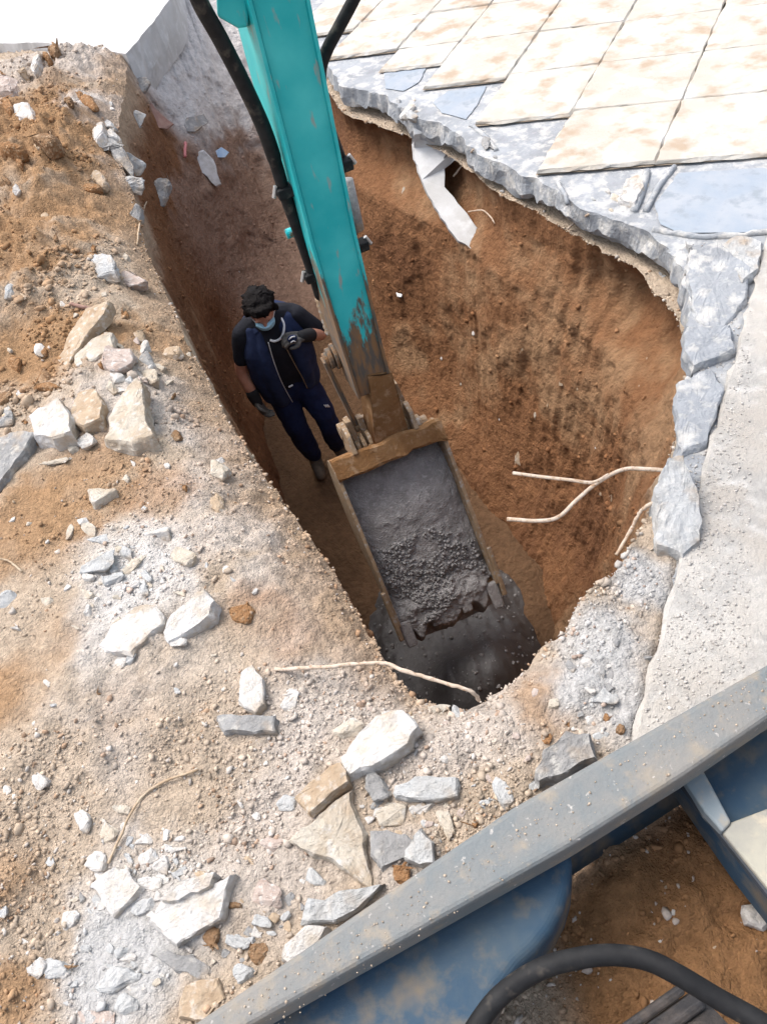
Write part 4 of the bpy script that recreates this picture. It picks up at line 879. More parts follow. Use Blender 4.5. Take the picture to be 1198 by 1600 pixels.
# stick: tapered box section, front face towards the operator
def sect(z, w, d, cx=0.0, front=0.0):
    c = np.array([F0[0] + cx, F0[1], z]) - mdir * front
    return [c - wdir * w / 2, c + wdir * w / 2, c + wdir * w / 2 - mdir * d, c - wdir * w / 2 - mdir * d]
SS = [(1.95, .165, .20, .02), (1.5, .17, .27, .015), (1.1, .168, .27, .005), (.6, .162, .235, -.008), (.1, .156, .19, -.004), (-.2, .150, .15, .004)]
V = []; Fs = []
for z, w, d, cx in SS: V += sect(z, w, d, cx)
for k in range(len(SS) - 1):
    for i in range(4): Fs.append((k * 4 + i, k * 4 + (i + 1) % 4, k * 4 + 4 + (i + 1) % 4, k * 4 + 4 + i))
Fs += [(3, 2, 1, 0), tuple(len(V) - 4 + i for i in range(4))]
m = MB(); m.v = [tuple(p) for p in V]; m.f = Fs
stick = m.build('stick', MT['teal'], ex, bevel=.006)
# proud edge flanges of the side plates
for sgn in (-1, 1):
    m = MB(); V = []; 
    for z, w, d, cx in SS:
        c = np.array([F0[0] + cx, F0[1], z]) + wdir * sgn * (w / 2 + .004)
        V += [c + mdir * .012 - wdir * .008, c + mdir * .012 + wdir * .004, c - mdir * (d + .015) + wdir * .004, c - mdir * (d + .015) - wdir * .008]
    m.v = [tuple(p) for p in V]; m.f = [(k * 4 + i, k * 4 + (i + 1) % 4, k * 4 + 4 + (i + 1) % 4, k * 4 + 4 + i) for k in range(len(SS) - 1) for i in range(4)] + [(3, 2, 1, 0), tuple(len(V) - 4 + i for i in range(4))]
    m.build('side_plate', MT['teal2'], stick, bevel=.002)
# nose plate with caked mud
tip = Pm(612, 660, .06)
m = MB(); a = Pm(576, 588, -.014); b = Pm(612, 582, -.014); c = Pm(643, 690, -.02); d = Pm(588, 712, -.02)
n = 7; V = []; G = []
for i in range(n):
    for j in range(n):
        s, t_ = i / (n - 1), j / (n - 1); p = (a * (1 - s) + b * s) * (1 - t_) + (d * (1 - s) + c * s) * t_
        V.append(p + mdir * (.012 * math.sin(s * 3.14) + .012 * fbm(np.array([p * 22]), 3)[0]))
G = [(i * n + j, i * n + j + 1, (i + 1) * n + j + 1, (i + 1) * n + j) for i in range(n - 1) for j in range(n - 1)]
bk = [v - mdir * .15 for v in (a, b, c, d)]
m.add(V, G); m.add([V[0], V[(n - 1) * n], V[-1], V[n - 1]] + bk, [(0, 1, 5, 4), (1, 2, 6, 5), (2, 3, 7, 6), (3, 0, 4, 7), (4, 5, 6, 7)])
m.build('nose', MT['mud'], ex, True)
# pin bosses of the bucket end
def discs(name, px, py, off, spec, mat, par=ex):
    m = MB(); c = Pm(px, py, off)
    for du, r, h in spec: m.disc(c + wdir * du, wdir, r, h, 18)
    return m.build(name, mat, par, False, .003)
discs('bucket_pin', 640, 668, .07, [(-.02, .072, .02), (.014, .062, .022), (.044, .05, .03), (.075, .034, .035)], MT['steelmud'])
discs('link_pin', 572, 694, .07, [(.02, .074, .02), (-.014, .066, .02), (-.044, .054, .022), (-.074, .036, .034)], MT['steelmud'])
discs('link_pin', 552, 666, .15, [(.05, .036, .1), (-.02, .06, .018), (-.054, .042, .045)], MT['steelmud'])
discs('pin_boss', 534, 552, .19, [(.03, .058, .1), (-.035, .062, .016), (-.06, .05, .02), (-.08, .034, .02)], MT['teal2'])
def bar(name, p, q, w, t_, mat, par=ex, nrm=wdir):
    p, q = np.asarray(p), np.asarray(q); d = q - p; L_ = np.linalg.norm(d); d /= L_; s = np.cross(d, nrm); s /= np.linalg.norm(s)
    return MB().box((p + q) / 2, d * L_ / 2, s * w / 2, nrm * t_ / 2).build(name, mat, par, bevel=.004)
bar('side_link', Pm(506, 562, .19), Pm(556, 664, .15), .062, .022, MT['teal2'])
bar('side_link', Pm(614, 596, .19), Pm(646, 664, .15), .06, .022, MT['steelmud'])
bar('bucket_link', Pm(541, 656, .12), Pm(566, 706, .07), .06, .03, MT['steelmud'])
bar('bucket_link', Pm(560, 650, .13), Pm(580, 700, .08), .05, .03, MT['steelmud'])
# bucket cylinder behind the arm
cyl = MB().tube([Pm(464, 326, .30), Pm(496, 432, .27)], .036, 16).build('cylinder_barrel', MT['teal2'], ex, True)
m = MB(); m.disc(Pm(458, 362, .28) - wdir * .012, wdir, .02, .04); m.build('barrel_boss', MT['teal2'], cyl)
MB().tube([Pm(489, 432, .27), Pm(508, 470, .26)], .022, 14).build('cylinder_rod', MT['bolt'], ex, True)
m = MB(); P_ = [Pm(503, 462, .25) + (Pm(520, 520, .22) - Pm(503, 462, .25)) * k / 14 for k in range(15)]; m.tube(P_, [.036 if k % 2 else .031 for k in range(15)], 14); m.build('rod_gaiter', MT['steelmud'], ex, True)
MB().tube([Pm(538, 282, .30), Pm(556, 360, .27)], .036, 16).build('cylinder_guard', MT['grey'], ex, True)
# hoses + clamps
MB().tube(spline([Pm(290, -60, .02), Pm(312, 2, .03), Pm(345, 62, .05), Pm(384, 138, .07), Pm(412, 200, .08), Pm(430, 252, .09), Pm(446, 305, .1), Pm(470, 372, .12), Pm(492, 436, .14), Pm(500, 462, .2)], 8),
          [.0265] * 40 + [.0235] * 33, 12).build('hose', MT['rubber'], ex, True)
MB().tube(spline([Pm(580, -60, .2), Pm(553, -2, .2), Pm(532, 38, .2), Pm(511, 78, .2), Pm(501, 112, .2), Pm(505, 160, .2), Pm(517, 200, .2), Pm(530, 236, .2), Pm(540, 262, .2)], 8),
          [.0215] * 40 + [.017] * 25, 12).build('hose', MT['rubber'], ex, True)
for (x, y, off, sx) in ((446, 298, .09, -1), (488, 430, .13, -1), (536, 258, .17, 1), (562, 384, .15, 1)):
    c = Pm(x, y, off); cl = MB().box(c, wdir * .034, mdir * .028, zz * .02).build('hose_clamp', MT['rubber'], ex, bevel=.006)
    MB().tube([c + wdir * sx * .03 + zz * .03, c + wdir * sx * .048 - zz * .01], .008, 8).build('bolt', MT['bolt'], cl)
# bracket at the top left of the stick, boom behind the operator's view
m = MB().prism([Pm(336, -40, .03), Pm(384, -40, .03), Pm(388, 20, .03), Pm(388, 42, .03), Pm(372, 44, .03), Pm(340, 26, .03)], [Pm(336, -40, .12), Pm(384, -40, .12), Pm(388, 20, .12), Pm(388, 42, .12), Pm(372, 44, .12), Pm(340, 26, .12)])
m.build('stick_bracket', MT['teal2'], ex, bevel=.008)
BT = F0 - mdir * .1 + zz * 1.66; B1 = BT + mdir * 1.25 + zz * .95 + wdir * .06; B2 = BT + mdir * 3.0 - zz * .55 + wdir * .45
def boxpath(pts, wd, ht):
    m = MB(); V = []
    for i, p in enumerate(pts):
        t_ = pts[min(i + 1, len(pts) - 1)] - pts[max(0, i - 1)]; t_ = t_ / np.linalg.norm(t_); s = np.cross(t_, wdir); s /= np.linalg.norm(s)
        V += [p - wdir * wd / 2 - s * ht[i] / 2, p + wdir * wd / 2 - s * ht[i] / 2, p + wdir * wd / 2 + s * ht[i] / 2, p - wdir * wd / 2 + s * ht[i] / 2]
    m.v = [tuple(p) for p in V]; n = len(pts)
    m.f = [(k * 4 + i, k * 4 + (i + 1) % 4, k * 4 + 4 + (i + 1) % 4, k * 4 + 4 + i) for k in range(n - 1) for i in range(4)] + [(3, 2, 1, 0), tuple(4 * n - 4 + i for i in range(4))]
    return m
bp = spline([BT, BT + mdir * .6 + zz * .62 + wdir * .02, B1, BT + mdir * 2.2 + zz * .6 + wdir * .3, B2], 4)
boxpath(bp, .17, list(np.interp(np.linspace(0, 1, len(bp)), [0, .5, 1], [.16, .3, .2]))).build('boom', MT['teal2'], ex, bevel=.01)
# bucket
BW = .27
Lp = np.array([.225, 2.255, -1.24]) + 0; Tp = np.array([.105, 2.755, -.54])
byaw = math.radians(9.5); bw = np.array([math.cos(byaw), math.sin(byaw), 0]); bL = Lp - Tp; bL -= bw * (bL @ bw); BLN = np.linalg.norm(bL); bL /= BLN; bN = np.cross(bw, bL); bN = -bN if bN[2] < 0 else bN
def B(u, v, n_): return Tp + bw * u + bL * v + bN * n_
bucket = None
prof_ = [(-.02, .0), (-.05, -.10), (-.02, -.22), (.08, -.33), (.24, -.38), (.42, -.34), (.62, -.20), (BLN, -.02)]
def shell(u0, u1, inset):
    m = MB(); P_ = spline([np.array([a_, b_, 0]) for a_, b_ in prof_], 4); n = len(P_); c = np.array([.35, -.12, 0])
    for u in (u0, u1):
        for p in P_: m.v.append(tuple(B(u, p[0], p[1])))
    for u in (u0, u1):
        for p in P_:
            q = p + (c - p) / np.linalg.norm(c - p) * .018; m.v.append(tuple(B(u, q[0], q[1])))
    for k in range(n - 1):
        m.f += [(k, k + 1, n + k + 1, n + k), (2 * n + k, 3 * n + k, 3 * n + k + 1, 2 * n + k + 1)]
    m.f += [(0, n, 3 * n, 2 * n), (n - 1, 3 * n - 1, 4 * n - 1, 2 * n - 1)] if False else [(0, n, 3 * n, 2 * n), (n - 1, 3 * n - 1, 4 * n - 1, 2 * n - 1)][:1]
    return m
bucket = shell(-BW, BW, 0).build('bucket', MT['mud'], ex, False)
for sgn in (-1, 1):
    P_ = spline([np.array([a_, b_, 0]) for a_, b_ in prof_], 4); top = [np.array([BLN - .02, .02, 0]), np.array([.5, .035, 0]), np.array([0, .03, 0])]
    ring = P_ + top; m = MB(); m.prism([B(sgn * (BW + .014), p[0], p[1]) for p in ring], [B(sgn * (BW - .004), p[0], p[1]) for p in ring]); m.build('side_plate', MT['steelmud'], bucket, bevel=.003)
    m = MB(); m.prism([B(sgn * BW, v, n_) + bw * sgn * .03 for v, n_ in ((BLN * .74, .045), (BLN + .05, .03), (BLN + .07, -.02), (BLN * .95, -.05), (BLN * .76, -.03))],
                      [B(sgn * BW, v, n_) + bw * sgn * .008 for v, n_ in ((BLN * .74, .045), (BLN + .05, .03), (BLN + .07, -.02), (BLN * .95, -.05), (BLN * .76, -.03))])
    m.build('side_cutter', MT['steelmud'], bucket, bevel=.006)
m = MB(); n = 14; rows = []
for (v, n_) in ((-.055, -.06), (-.058, .042), (-.045, .052), (.040, .050), (.052, .040), (.05, -.09)):
    for i in range(n):
        u = -BW - .012 + (2 * BW + .024) * i / (n - 1); p = B(u, v, n_); m.v.append(tuple(p + (bL + bN) * .022 * fbm(np.array([p * 17]), 3)[0]))
m.f = [(k * n + i, k * n + i + 1, (k + 1) * n + i + 1, (k + 1) * n + i) for k in range(5) for i in range(n - 1)]; m.f += [tuple(k * n for k in range(6)), tuple(k * n + n - 1 for k in range(6))[::-1], ] + [(5 * n + i, 5 * n + i + 1, i + 1, i) for i in range(n - 1)]
m.build('top_plate', MT['mud'], bucket, False)
for u in (-.16, .16):
    m = MB(); r = [(-.055, -.2), (-.15, -.12), (-.19, .0), (-.14, .05), (-.05, .055), (-.02, .0)]
    m.prism([B(u + .012, *q) for q in r], [B(u - .012, *q) for q in r]); m.build('bucket_ear', MT['steelmud'], bucket, bevel=.004)
for i, u in enumerate((-.245, -.085, .085, .245)):
    m = MB(); hw = .034; TLN = BLN + (.065 if i in (1, 2) else .115)
    m.hexa([B(u - hw, BLN - .03, -.03), B(u + hw, BLN - .03, -.03), B(u + hw, BLN - .03, .004), B(u - hw, BLN - .03, .004),
            B(u - hw * .75, TLN, -.012), B(u + hw * .75, TLN, -.012), B(u + hw * .75, TLN, .008), B(u - hw * .75, TLN, .008)])
    m.build('tooth', MT['wet'], bucket, bevel=.01)
# ---- concrete in the bucket, pour and pool
nu, nv = 110, 170; us = np.linspace(-BW + .006, BW - .006, nu); vs = np.linspace(.055, BLN + .15, nv); UU, VV = np.meshgrid(us, vs)
q = np.stack([UU, VV, 0 * UU], -1).reshape(-1, 3); f_ = VV.ravel() / BLN; uu = UU.ravel()
lump = smooth(.62, .78, f_ + .12 * fbm(q * 7, 3)) * (1 - .5 * smooth(.96, 1.02, f_))
hN = -.075 + .05 * smooth(0, .35, f_) - .02 * smooth(.7, 1, f_) - .03 * (np.abs(uu) / BW) ** 4 + .012 * fbm(q * 9, 3) + .006 * fbm(q * 30, 3) + .0045 * np.abs(fbm(q * 75, 2)) \
     + lump * (.016 * np.abs(fbm(q * 48, 3)) + .014 * fbm(q * 24, 2)) - .05 * smooth(.12, .0, f_) + .055 * smooth(.8, .95, f_) - .16 * smooth(1.04, 1.17, f_ + .10 * fbm(np.stack([uu * 16, 0 * uu, 0 * uu], -1), 3) + .10 * smooth(.15, .26, np.abs(uu))) * 1.0
cv = Tp + bw * uu[:, None] + bL * VV.ravel()[:, None] + bN * hN[:, None]
ld = mesh('concrete_load', cv, gridfaces(nv, nu, False), MT['wet'], None, True); tag(ld, 'wet grey concrete heaped in the tipped excavator bucket', 'concrete')
bm = bmesh.new(); bmesh.ops.create_icosphere(bm, subdivisions=1, radius=1); bv = np.array([v.co[:] for v in bm.verts]); bf = np.array([[v.index for v in f.verts] for f in bm.faces]); bm.free()
n = 2600; pu = RNG.uniform(-BW + .02, BW - .02, n); pv_ = BLN * (1.02 - .50 * RNG.random(n) ** 1.5); kp = fbm(np.stack([pu * 9, pv_ * 9, 0 * pu], -1), 3) > -.12; pu, pv_ = pu[kp], pv_[kp]; n = len(pu)
ii = np.clip(((pv_ - vs[0]) / (vs[1] - vs[0])).astype(int), 0, nv - 1); jj = np.clip(((pu - us[0]) / (us[1] - us[0])).astype(int), 0, nu - 1); hh = hN.reshape(nv, nu)[ii, jj]
base = Tp + bw * pu[:, None] + bL * pv_[:, None] + bN * (hh + .003)[:, None]; sz = .0028 + .0085 * RNG.random(n) ** 2.2
PV = (base[:, None] + bv[None] * (1 + .25 * RNG.normal(size=(n, len(bv), 1))) * sz[:, None, None]).reshape(-1, 3); PF = (bf[None] + (np.arange(n) * len(bv))[:, None, None]).reshape(-1, 3)
ag = mesh('aggregate', PV, PF, MT['wet'], ld); ag['kind'] = 'stuff'
# pool on the floor with the falling sheet
nx, ny = 150, 170; X, Y = np.meshgrid(np.linspace(-.62, .85, nx), np.linspace(1.25, 3.5, ny)); q = np.stack([X, Y, 0 * X], -1).reshape(-1, 3); x, y = q[:, 0], q[:, 1]
rr2 = np.sqrt(((x - .13) / .50) ** 2 + ((y - 2.42) / .80) ** 2) + .30 * fbm(q * 3.2, 4)
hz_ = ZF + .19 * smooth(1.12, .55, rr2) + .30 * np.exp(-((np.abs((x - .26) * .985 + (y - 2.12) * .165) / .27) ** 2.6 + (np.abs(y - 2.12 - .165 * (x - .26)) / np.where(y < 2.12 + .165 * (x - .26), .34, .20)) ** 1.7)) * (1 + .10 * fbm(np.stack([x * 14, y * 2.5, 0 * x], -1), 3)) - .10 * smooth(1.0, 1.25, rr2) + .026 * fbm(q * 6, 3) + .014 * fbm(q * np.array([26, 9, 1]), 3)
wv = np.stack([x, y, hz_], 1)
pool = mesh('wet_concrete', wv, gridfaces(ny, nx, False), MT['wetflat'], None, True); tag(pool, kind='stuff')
k = RNG.integers(0, len(wv), 1400); k = k[rr2[k] < 1.0]; n = len(k); PV = (wv[k][:, None] + bv[None] * (1 + .25 * RNG.normal(size=(n, len(bv), 1))) * (.003 + .010 * RNG.random(n) ** 3)[:, None, None]).reshape(-1, 3)
ag = mesh('aggregate', PV, (bf[None] + (np.arange(n) * len(bv))[:, None, None]).reshape(-1, 3), MT['wet'], pool); ag['kind'] = 'stuff'
# ---- dozer blade
BZ = .42
def bp_(px, py, z=BZ): return at(px, py, z)
def quadbar(p4, z0, z1, name, mat, par, bevel=.008):
    top = [at(*p, z1) for p in p4]; bot = [np.array([t_[0], t_[1], z0]) for t_ in top]; return MB().prism(top, bot).build(name, mat, par, bevel=bevel, seg=3)
bl = quadbar([(180, 1682), (300, 1600), (800, 1260), (1198, 1036), (1330, 956), (1345, 1040), (1198, 1122), (1066, 1212), (890, 1322), (390, 1602), (270, 1690)], BZ - .09, BZ, 'blade_edge', MT['blade_top'], ex, .014)
e0, e1 = at(180, 1682, BZ), at(1330, 956, BZ); bd = (e1 - e0) / np.linalg.norm(e1 - e0); bf_ = np.array([-bd[1], bd[0], 0])
n = 420; tt_ = RNG.random(n); ff_ = RNG.random(n) ** 1.8; ee = e0 + (e1 - e0) * tt_[:, None] - bf_ * (.012 + .075 * ff_)[:, None] + zz * .001
PV = (ee[:, None] + bv[None] * (1 + .25 * RNG.normal(size=(n, len(bv), 1))) * (.0008 + .0024 * RNG.random(n) ** 3)[:, None, None]).reshape(-1, 3); cc = np.array(TAN) * (.6 + .6 * RNG.random((n, 1)))
ag = mesh('rail_grit', PV, (bf[None] + (np.arange(n) * len(bv))[:, None, None]).reshape(-1, 3), MT['crumb'], bl, cols=np.repeat(cc, len(bv), 0)); ag['kind'] = 'stuff'
m = MB(); pr = [(.0, -.06), (.02, -.16), (.045, -.26), (.03, -.36), (-.0, -.41)]; V = []
for e in (e0, e1):
    for fo, dz in pr: V.append(e + bf_ * (fo - .035) + zz * dz)
    for fo, dz in pr: V.append(e + bf_ * (fo - .055) + zz * dz)
m.v = [tuple(p) for p in V]; k = 5
for i in range(k - 1): m.f += [(i, i + 1, 10 + i + 1, 10 + i), (5 + i, 15 + i, 15 + i + 1, 5 + i + 1)]
m.f += [(0, 10, 15, 5), (4, 9, 19, 14)]
m.build('blade_plate', MT['blue_paint'], ex, True)
def slab(px, z0, z1, name, mat, par=ex, bevel=.02, seg=4):
    top = [at(*p, z1) for p in px]; bot = [np.array([t_[0], t_[1], z0]) for t_ in top]; return MB().prism(top, bot).build(name, mat, par, True if False else False, bevel, seg)
arm_l = slab([(260, 1680), (390, 1596), (640, 1452), (888, 1312), (893, 1345), (890, 1385), (880, 1420), (862, 1455), (838, 1485), (812, 1508), (780, 1550), (740, 1640), (300, 1760)], .12, .31, 'push_arm', MT['blue_paint'], ex, .05, 6)
arm_r = slab([(1056, 1206), (1198, 1118), (1330, 1040), (1400, 1500), (1270, 1490), (1160, 1352)], .10, .24, 'push_arm', MT['blue_paint'], ex, .01, 3)
slab([(1060, 1208), (1094, 1196), (1112, 1228), (1142, 1284), (1128, 1300), (1100, 1268)], .24, .285, 'rib', MT['grey_paint'], arm_r, .006)
slab([(1128, 1300), (1142, 1284), (1200, 1262), (1330, 1210), (1400, 1490), (1290, 1470), (1198, 1386)], .24, .275, 'cover_plate', MT['dust_plate'], arm_r, .006)
m = MB(); pts = [at(x, y, .25) for x, y in ((1060, 1216), (1130, 1306), (1198, 1392), (1280, 1490))]; m.tube(pts, .012, 8); m.build('edge_strip', MT['dark'], arm_r)
# ---- rubber track below the operator
tf = bf_; tw = bd; tc = at(960, 1560, .40); tr_r = .21
tro = tc - zz * .27 - tf * .25
m = MB(); prof_t = []
for k in range(13): a = math.pi / 2 - math.pi * k / 12; prof_t.append((math.cos(a) * tr_r, math.sin(a) * tr_r))
prof_t = [(-1.5, tr_r), (-.8, tr_r), (-.3, tr_r)] + prof_t + [(-.3, -tr_r), (-.8, -tr_r), (-1.5, -tr_r)]
for sgn in (-1, 1):
    for a, b in prof_t: m.v.append(tuple(tro + tw * sgn * .17 + tf * a + zz * b))
n = len(prof_t); m.f = [(i, i + 1, n + i + 1, n + i) for i in range(n - 1)]
track = m.build('rubber_track', MT['rubber_mud'], ex, True); s_m = track.modifiers.new('t', 'SOLIDIFY'); s_m.thickness = .03
for k in range(16):
    s = -1.1 + k * .1
    for sg in (-1, 1):
        if s < .0: p = tro + tf * s + zz * (tr_r + .012); ax = tf
        else: a = math.pi / 2 - s / tr_r; p = tro + tf * math.cos(a) * (tr_r + .012) + zz * math.sin(a) * (tr_r + .012); ax = -tf * math.sin(a) * -1 if False else (tf * math.sin(a) - zz * math.cos(a))
        nn = np.cross(tw, ax); nn /= np.linalg.norm(nn)
        MB().box(p + tw * sg * .085, tw * .075, ax * .020, nn * .010).build('track_lug', MT['rubber_mud'], track, bevel=.006)
MB().tube(spline([at(720, 1640, .42), at(775, 1562, .43), at(840, 1516, .45), at(900, 1498, .46), at(955, 1492, .46), at(1010, 1500, .46), at(1060, 1524, .46), at(1120, 1560, .45), at(1200, 1606, .45), at(1300, 1680, .44)], 8), .019, 14).build('hose', MT['rubber'], ex, True)

# ------------------------------------------------------------------ the man in the trench
def blob(name, prims, mat, parent, vox=.008, sm=4, extra=None):
    m = MB()
    for p in prims:
        if p[0] == 'c':                                   # tapered capsule through points with radii
            pts, rad_, fl = p[1], p[2], (p[3] if len(p) > 3 else 1.0)
            P_ = spline(pts, 5); R_ = np.interp(np.linspace(0, 1, len(P_)), np.linspace(0, 1, len(rad_)), rad_)
            t0 = P_[1] - P_[0]; t0 /= np.linalg.norm(t0); t1 = P_[-1] - P_[-2]; t1 /= np.linalg.norm(t1)
            pre = [(P_[0] - t0 * R_[0] * a, R_[0] * b) for a, b in ((.97, .2), (.8, .6), (.45, .89))]; post = [(P_[-1] + t1 * R_[-1] * a, R_[-1] * b) for a, b in ((.45, .89), (.8, .6), (.97, .2))]
            allp = [a for a, _ in pre] + list(P_) + [a for a, _ in post]; allr = [b for _, b in pre] + list(R_) + [b for _, b in post]
            b0 = len(m.v); m.tube(allp, allr, 14)
            if fl != 1.0:
                for k in range(b0, len(m.v)):
                    c = allp[(k - b0) // 14]; v = np.array(m.v[k]) - c; v[1] *= fl; m.v[k] = tuple(c + v)
        else:                                              # ellipsoid
            c, r = np.array(p[1]), np.array(p[2]); bm = bmesh.new(); bmesh.ops.create_icosphere(bm, subdivisions=3, radius=1)
            vv = np.array([w.co[:] for w in bm.verts]) * r; ff = [tuple(w.index for w in q.verts) for q in bm.faces]; bm.free()
            if len(p) > 3:
                rx = Matrix.Rotation(p[3], 3, p[4] if len(p) > 4 else 'X'); vv = vv @ np.array(rx).T
            m.add(vv + c, ff)
    me = bpy.data.meshes.new('tmp'); me.from_pydata(m.v, [], m.f); o = bpy.data.objects.new('tmp', me); COL.objects.link(o)
    bm = bmesh.new(); bm.from_mesh(me); bmesh.ops.recalc_face_normals(bm, faces=bm.faces); bm.to_mesh(me); bm.free()
    r = o.modifiers.new('r', 'REMESH'); r.mode = 'VOXEL'; r.voxel_size = vox
    if sm: s = o.modifiers.new('s', 'SMOOTH'); s.iterations = sm; s.factor = .5
    dg = bpy.context.evaluated_depsgraph_get(); e = o.evaluated_get(dg); em = e.to_mesh()
    v = np.array([w.co[:] for w in em.vertices]); f = [tuple(q.vertices) for q in em.polygons]; e.to_mesh_clear()
    bpy.data.objects.remove(o); bpy.data.meshes.remove(me)
    if extra is not None: v = extra(v)
    return mesh(name, XF(v), f, mat, parent, True)
MAN = at(497, 722, ZF + .03); MROT = math.radians(6); MSC = .95
def XF(v):
    v = np.asarray(v, float).reshape(-1, 3) * MSC; c, s = math.cos(MROT), math.sin(MROT)
    # local: x = his left (picture right), y = forward (towards the machine), z up
    X = v[:, 0] * c + v[:, 1] * s; Yf = -v[:, 0] * s + v[:, 1] * c
    return np.stack([MAN[0] + X, MAN[1] - Yf, MAN[2] + v[:, 2]], 1)
def A_(*p): return np.array(p, float)
man = empty('person', MAN, 'dark-haired man in navy vest and blue face mask standing in the trench', 'person')
HD = A_(-.015, .105, 1.545); TL_ = math.radians(-32)          # head centre; tilt forward
def hd(x, y, z):  # head-local to body-local: x side, y forward, z up, tilted down and a little to his right
    c, s = math.cos(TL_), math.sin(TL_); y2 = y * c - z * s; z2 = y * s + z * c; r = math.radians(8); return HD + A_(x * math.cos(r) - y2 * math.sin(r), x * math.sin(r) + y2 * math.cos(r), z2)
SHR, ELR, WRR = A_(-.190, .02, 1.37), A_(-.285, .03, 1.09), A_(-.265, .10, .865)
SHL, ELL, WRL = A_(.190, .03, 1.38), A_(.315, .06, 1.19), A_(.165, .22, 1.335)
HPR, KNR, ANR = A_(-.085, .01, .86), A_(-.06, .07, .47), A_(-.015, .03, .085)
HPL, KNL, ANL = A_(.09, .01, .86), A_(.165, .12, .49), A_(.19, .02, .085)
def hand(W_, dirv, palm_n, side, curl, r=1.0):
    """palm, four unequal fingers and a thumb from the side of the palm"""
    d = dirv / np.linalg.norm(dirv); n = palm_n - d * (palm_n @ d); n /= np.linalg.norm(n); s = np.cross(d, n) * side; P_ = []
    for k in (-1, 0, 1): P_.append(('c', [W_ + s * .02 * k, W_ + d * .05 + s * .026 * k, W_ + d * .088 + s * .028 * k], [.017 * r, .017 * r, .0145 * r]))
    for k, (L_, o) in enumerate(((.066, -.036), (.078, -.012), (.073, .012), (.056, .035))):
        b = W_ + d * .086 + s * o; a1 = curl * (.55 + .08 * k); p1 = b + (d * math.cos(a1) + n * math.sin(a1)) * L_ * .45; a2 = curl * 1.35; p2 = p1 + (d * math.cos(a2) + n * math.sin(a2)) * L_ * .33; a3 = curl * 1.9; p3 = p2 + (d * math.cos(a3) + n * math.sin(a3)) * L_ * .25
        P_.append(('c', [b, p1, p2, p3], [.0105 * r, .0098 * r, .009 * r, .008 * r]))
    t0 = W_ + d * .022 - s * .026; t1 = t0 + (d * .6 - s * .75 + n * .25) * .042; t2 = t1 + (d * .85 - s * .1 + n * .5) * .03; t3 = t2 + (d * .9 + s * .2 + n * .4) * .02
    P_.append(('c', [t0, t1, t2, t3], [.0135 * r, .012 * r, .0105 * r, .009 * r])); return P_
hR = (WRR, A_(.04, .06, -.12), A_(.8, .3, 0), 1, .55); hL = (WRL, A_(-.15, .05, .07), A_(0, -.4, -1), 1, 1.0)
torso = [('c', [A_(0, .0, .88), A_(0, .03, 1.05), A_(0, .03, 1.22), A_(0, .02, 1.34)], [.150, .158, .165, .135], .72), ('c', [A_(-.16, .01, 1.37), A_(0, .0, 1.40), A_(.16, .01, 1.38)], [.062, .085, .062], .9)]
armR = ('c', [SHR, (SHR + ELR) / 2, ELR, (ELR + WRR) / 2, WRR], [.060, .052, .042, .042, .029]); armL = ('c', [SHL, (SHL + ELL) / 2, ELL, (ELL + WRL) / 2, WRL], [.060, .052, .042, .042, .029])
legR = ('c', [HPR, (HPR + KNR) / 2, KNR, (KNR + ANR) / 2 + A_(0, -.02, 0), ANR], [.088, .078, .056, .056, .038]); legL = ('c', [HPL, (HPL + KNL) / 2, KNL, (KNL + ANL) / 2 + A_(0, -.02, 0), ANL], [.088, .078, .056, .056, .038])
head = [('e', hd(0, 0, .01), (.077, .094, .108), TL_, 'X'), ('e', hd(0, .03, -.055), (.056, .062, .065), TL_, 'X'), ('c', [A_(0, .0, 1.38), A_(-.005, .04, 1.45), hd(0, -.02, -.06)], [.060, .056, .058]),
        ('c', [hd(0, .088, .012), hd(0, .108, -.02), hd(0, .100, -.032)], [.010, .014, .012]), ('e', hd(-.078, -.005, -.012), (.012, .022, .032)), ('e', hd(.078, -.005, -.012), (.012, .022, .032)),
        ('e', hd(-.032, .082, .028), (.026, .012, .009)), ('e', hd(.032, .082, .028), (.026, .012, .009)), ('e', hd(0, .088, -.068), (.026, .01, .008))]
feet = [('c', [ANR + A_(0, -.03, -.03), ANR + A_(0, .06, -.045), ANR + A_(-.005, .15, -.055)], [.038, .038, .026]), ('c', [ANL + A_(0, -.03, -.03), ANL + A_(.02, .06, -.045), ANL + A_(.05, .14, -.055)], [.038, .038, .026])]
body = blob('body', torso + [armR, armL, legR, legL] + head + feet + hand(*hR, r=.85) + hand(*hL, r=.85), MT['skin'], man, .0065, 3)
for sx in (-.031, .031):
    e_ = blob('eye', [('e', hd(sx, .084, .012), (.010, .006, .005))], MT['hair'], body, .003, 1)
    if False: blob('brow', [('c', [hd(sx - .02, .09, .034), hd(sx, .096, .04), hd(sx + .02, .088, .034)], [.005, .006, .004])], MT['hair'], body, .003, 1)
def rough(v):
    return v + .015 * np.stack([fbm(v * 24, 3), fbm(v * 24 + 9, 3), fbm(v * 24 + 19, 3)], -1) + .008 * np.stack([fbm(v * np.array([70, 70, 20]) + 3, 2)] * 3, -1) * np.array([1, 1, .4])
hair_ = [('e', hd(0, -.026, .060), (.102, .106, .090), TL_, 'X'), ('c', [hd(-.072, .04, .108), hd(-.02, .064, .118), hd(.035, .062, .118), hd(.075, .035, .105)], [.024, .032, .03, .022]), ('c', [hd(-.086, .02, .05), hd(-.09, .0, .0), hd(-.084, -.02, -.05)], [.026, .022, .016]),
         ('c', [hd(.086, .02, .05), hd(.09, .0, .0), hd(.084, -.02, -.05)], [.026, .022, .016]), ('c', [hd(0, -.09, .02), hd(0, -.088, -.05)], [.06, .045])]
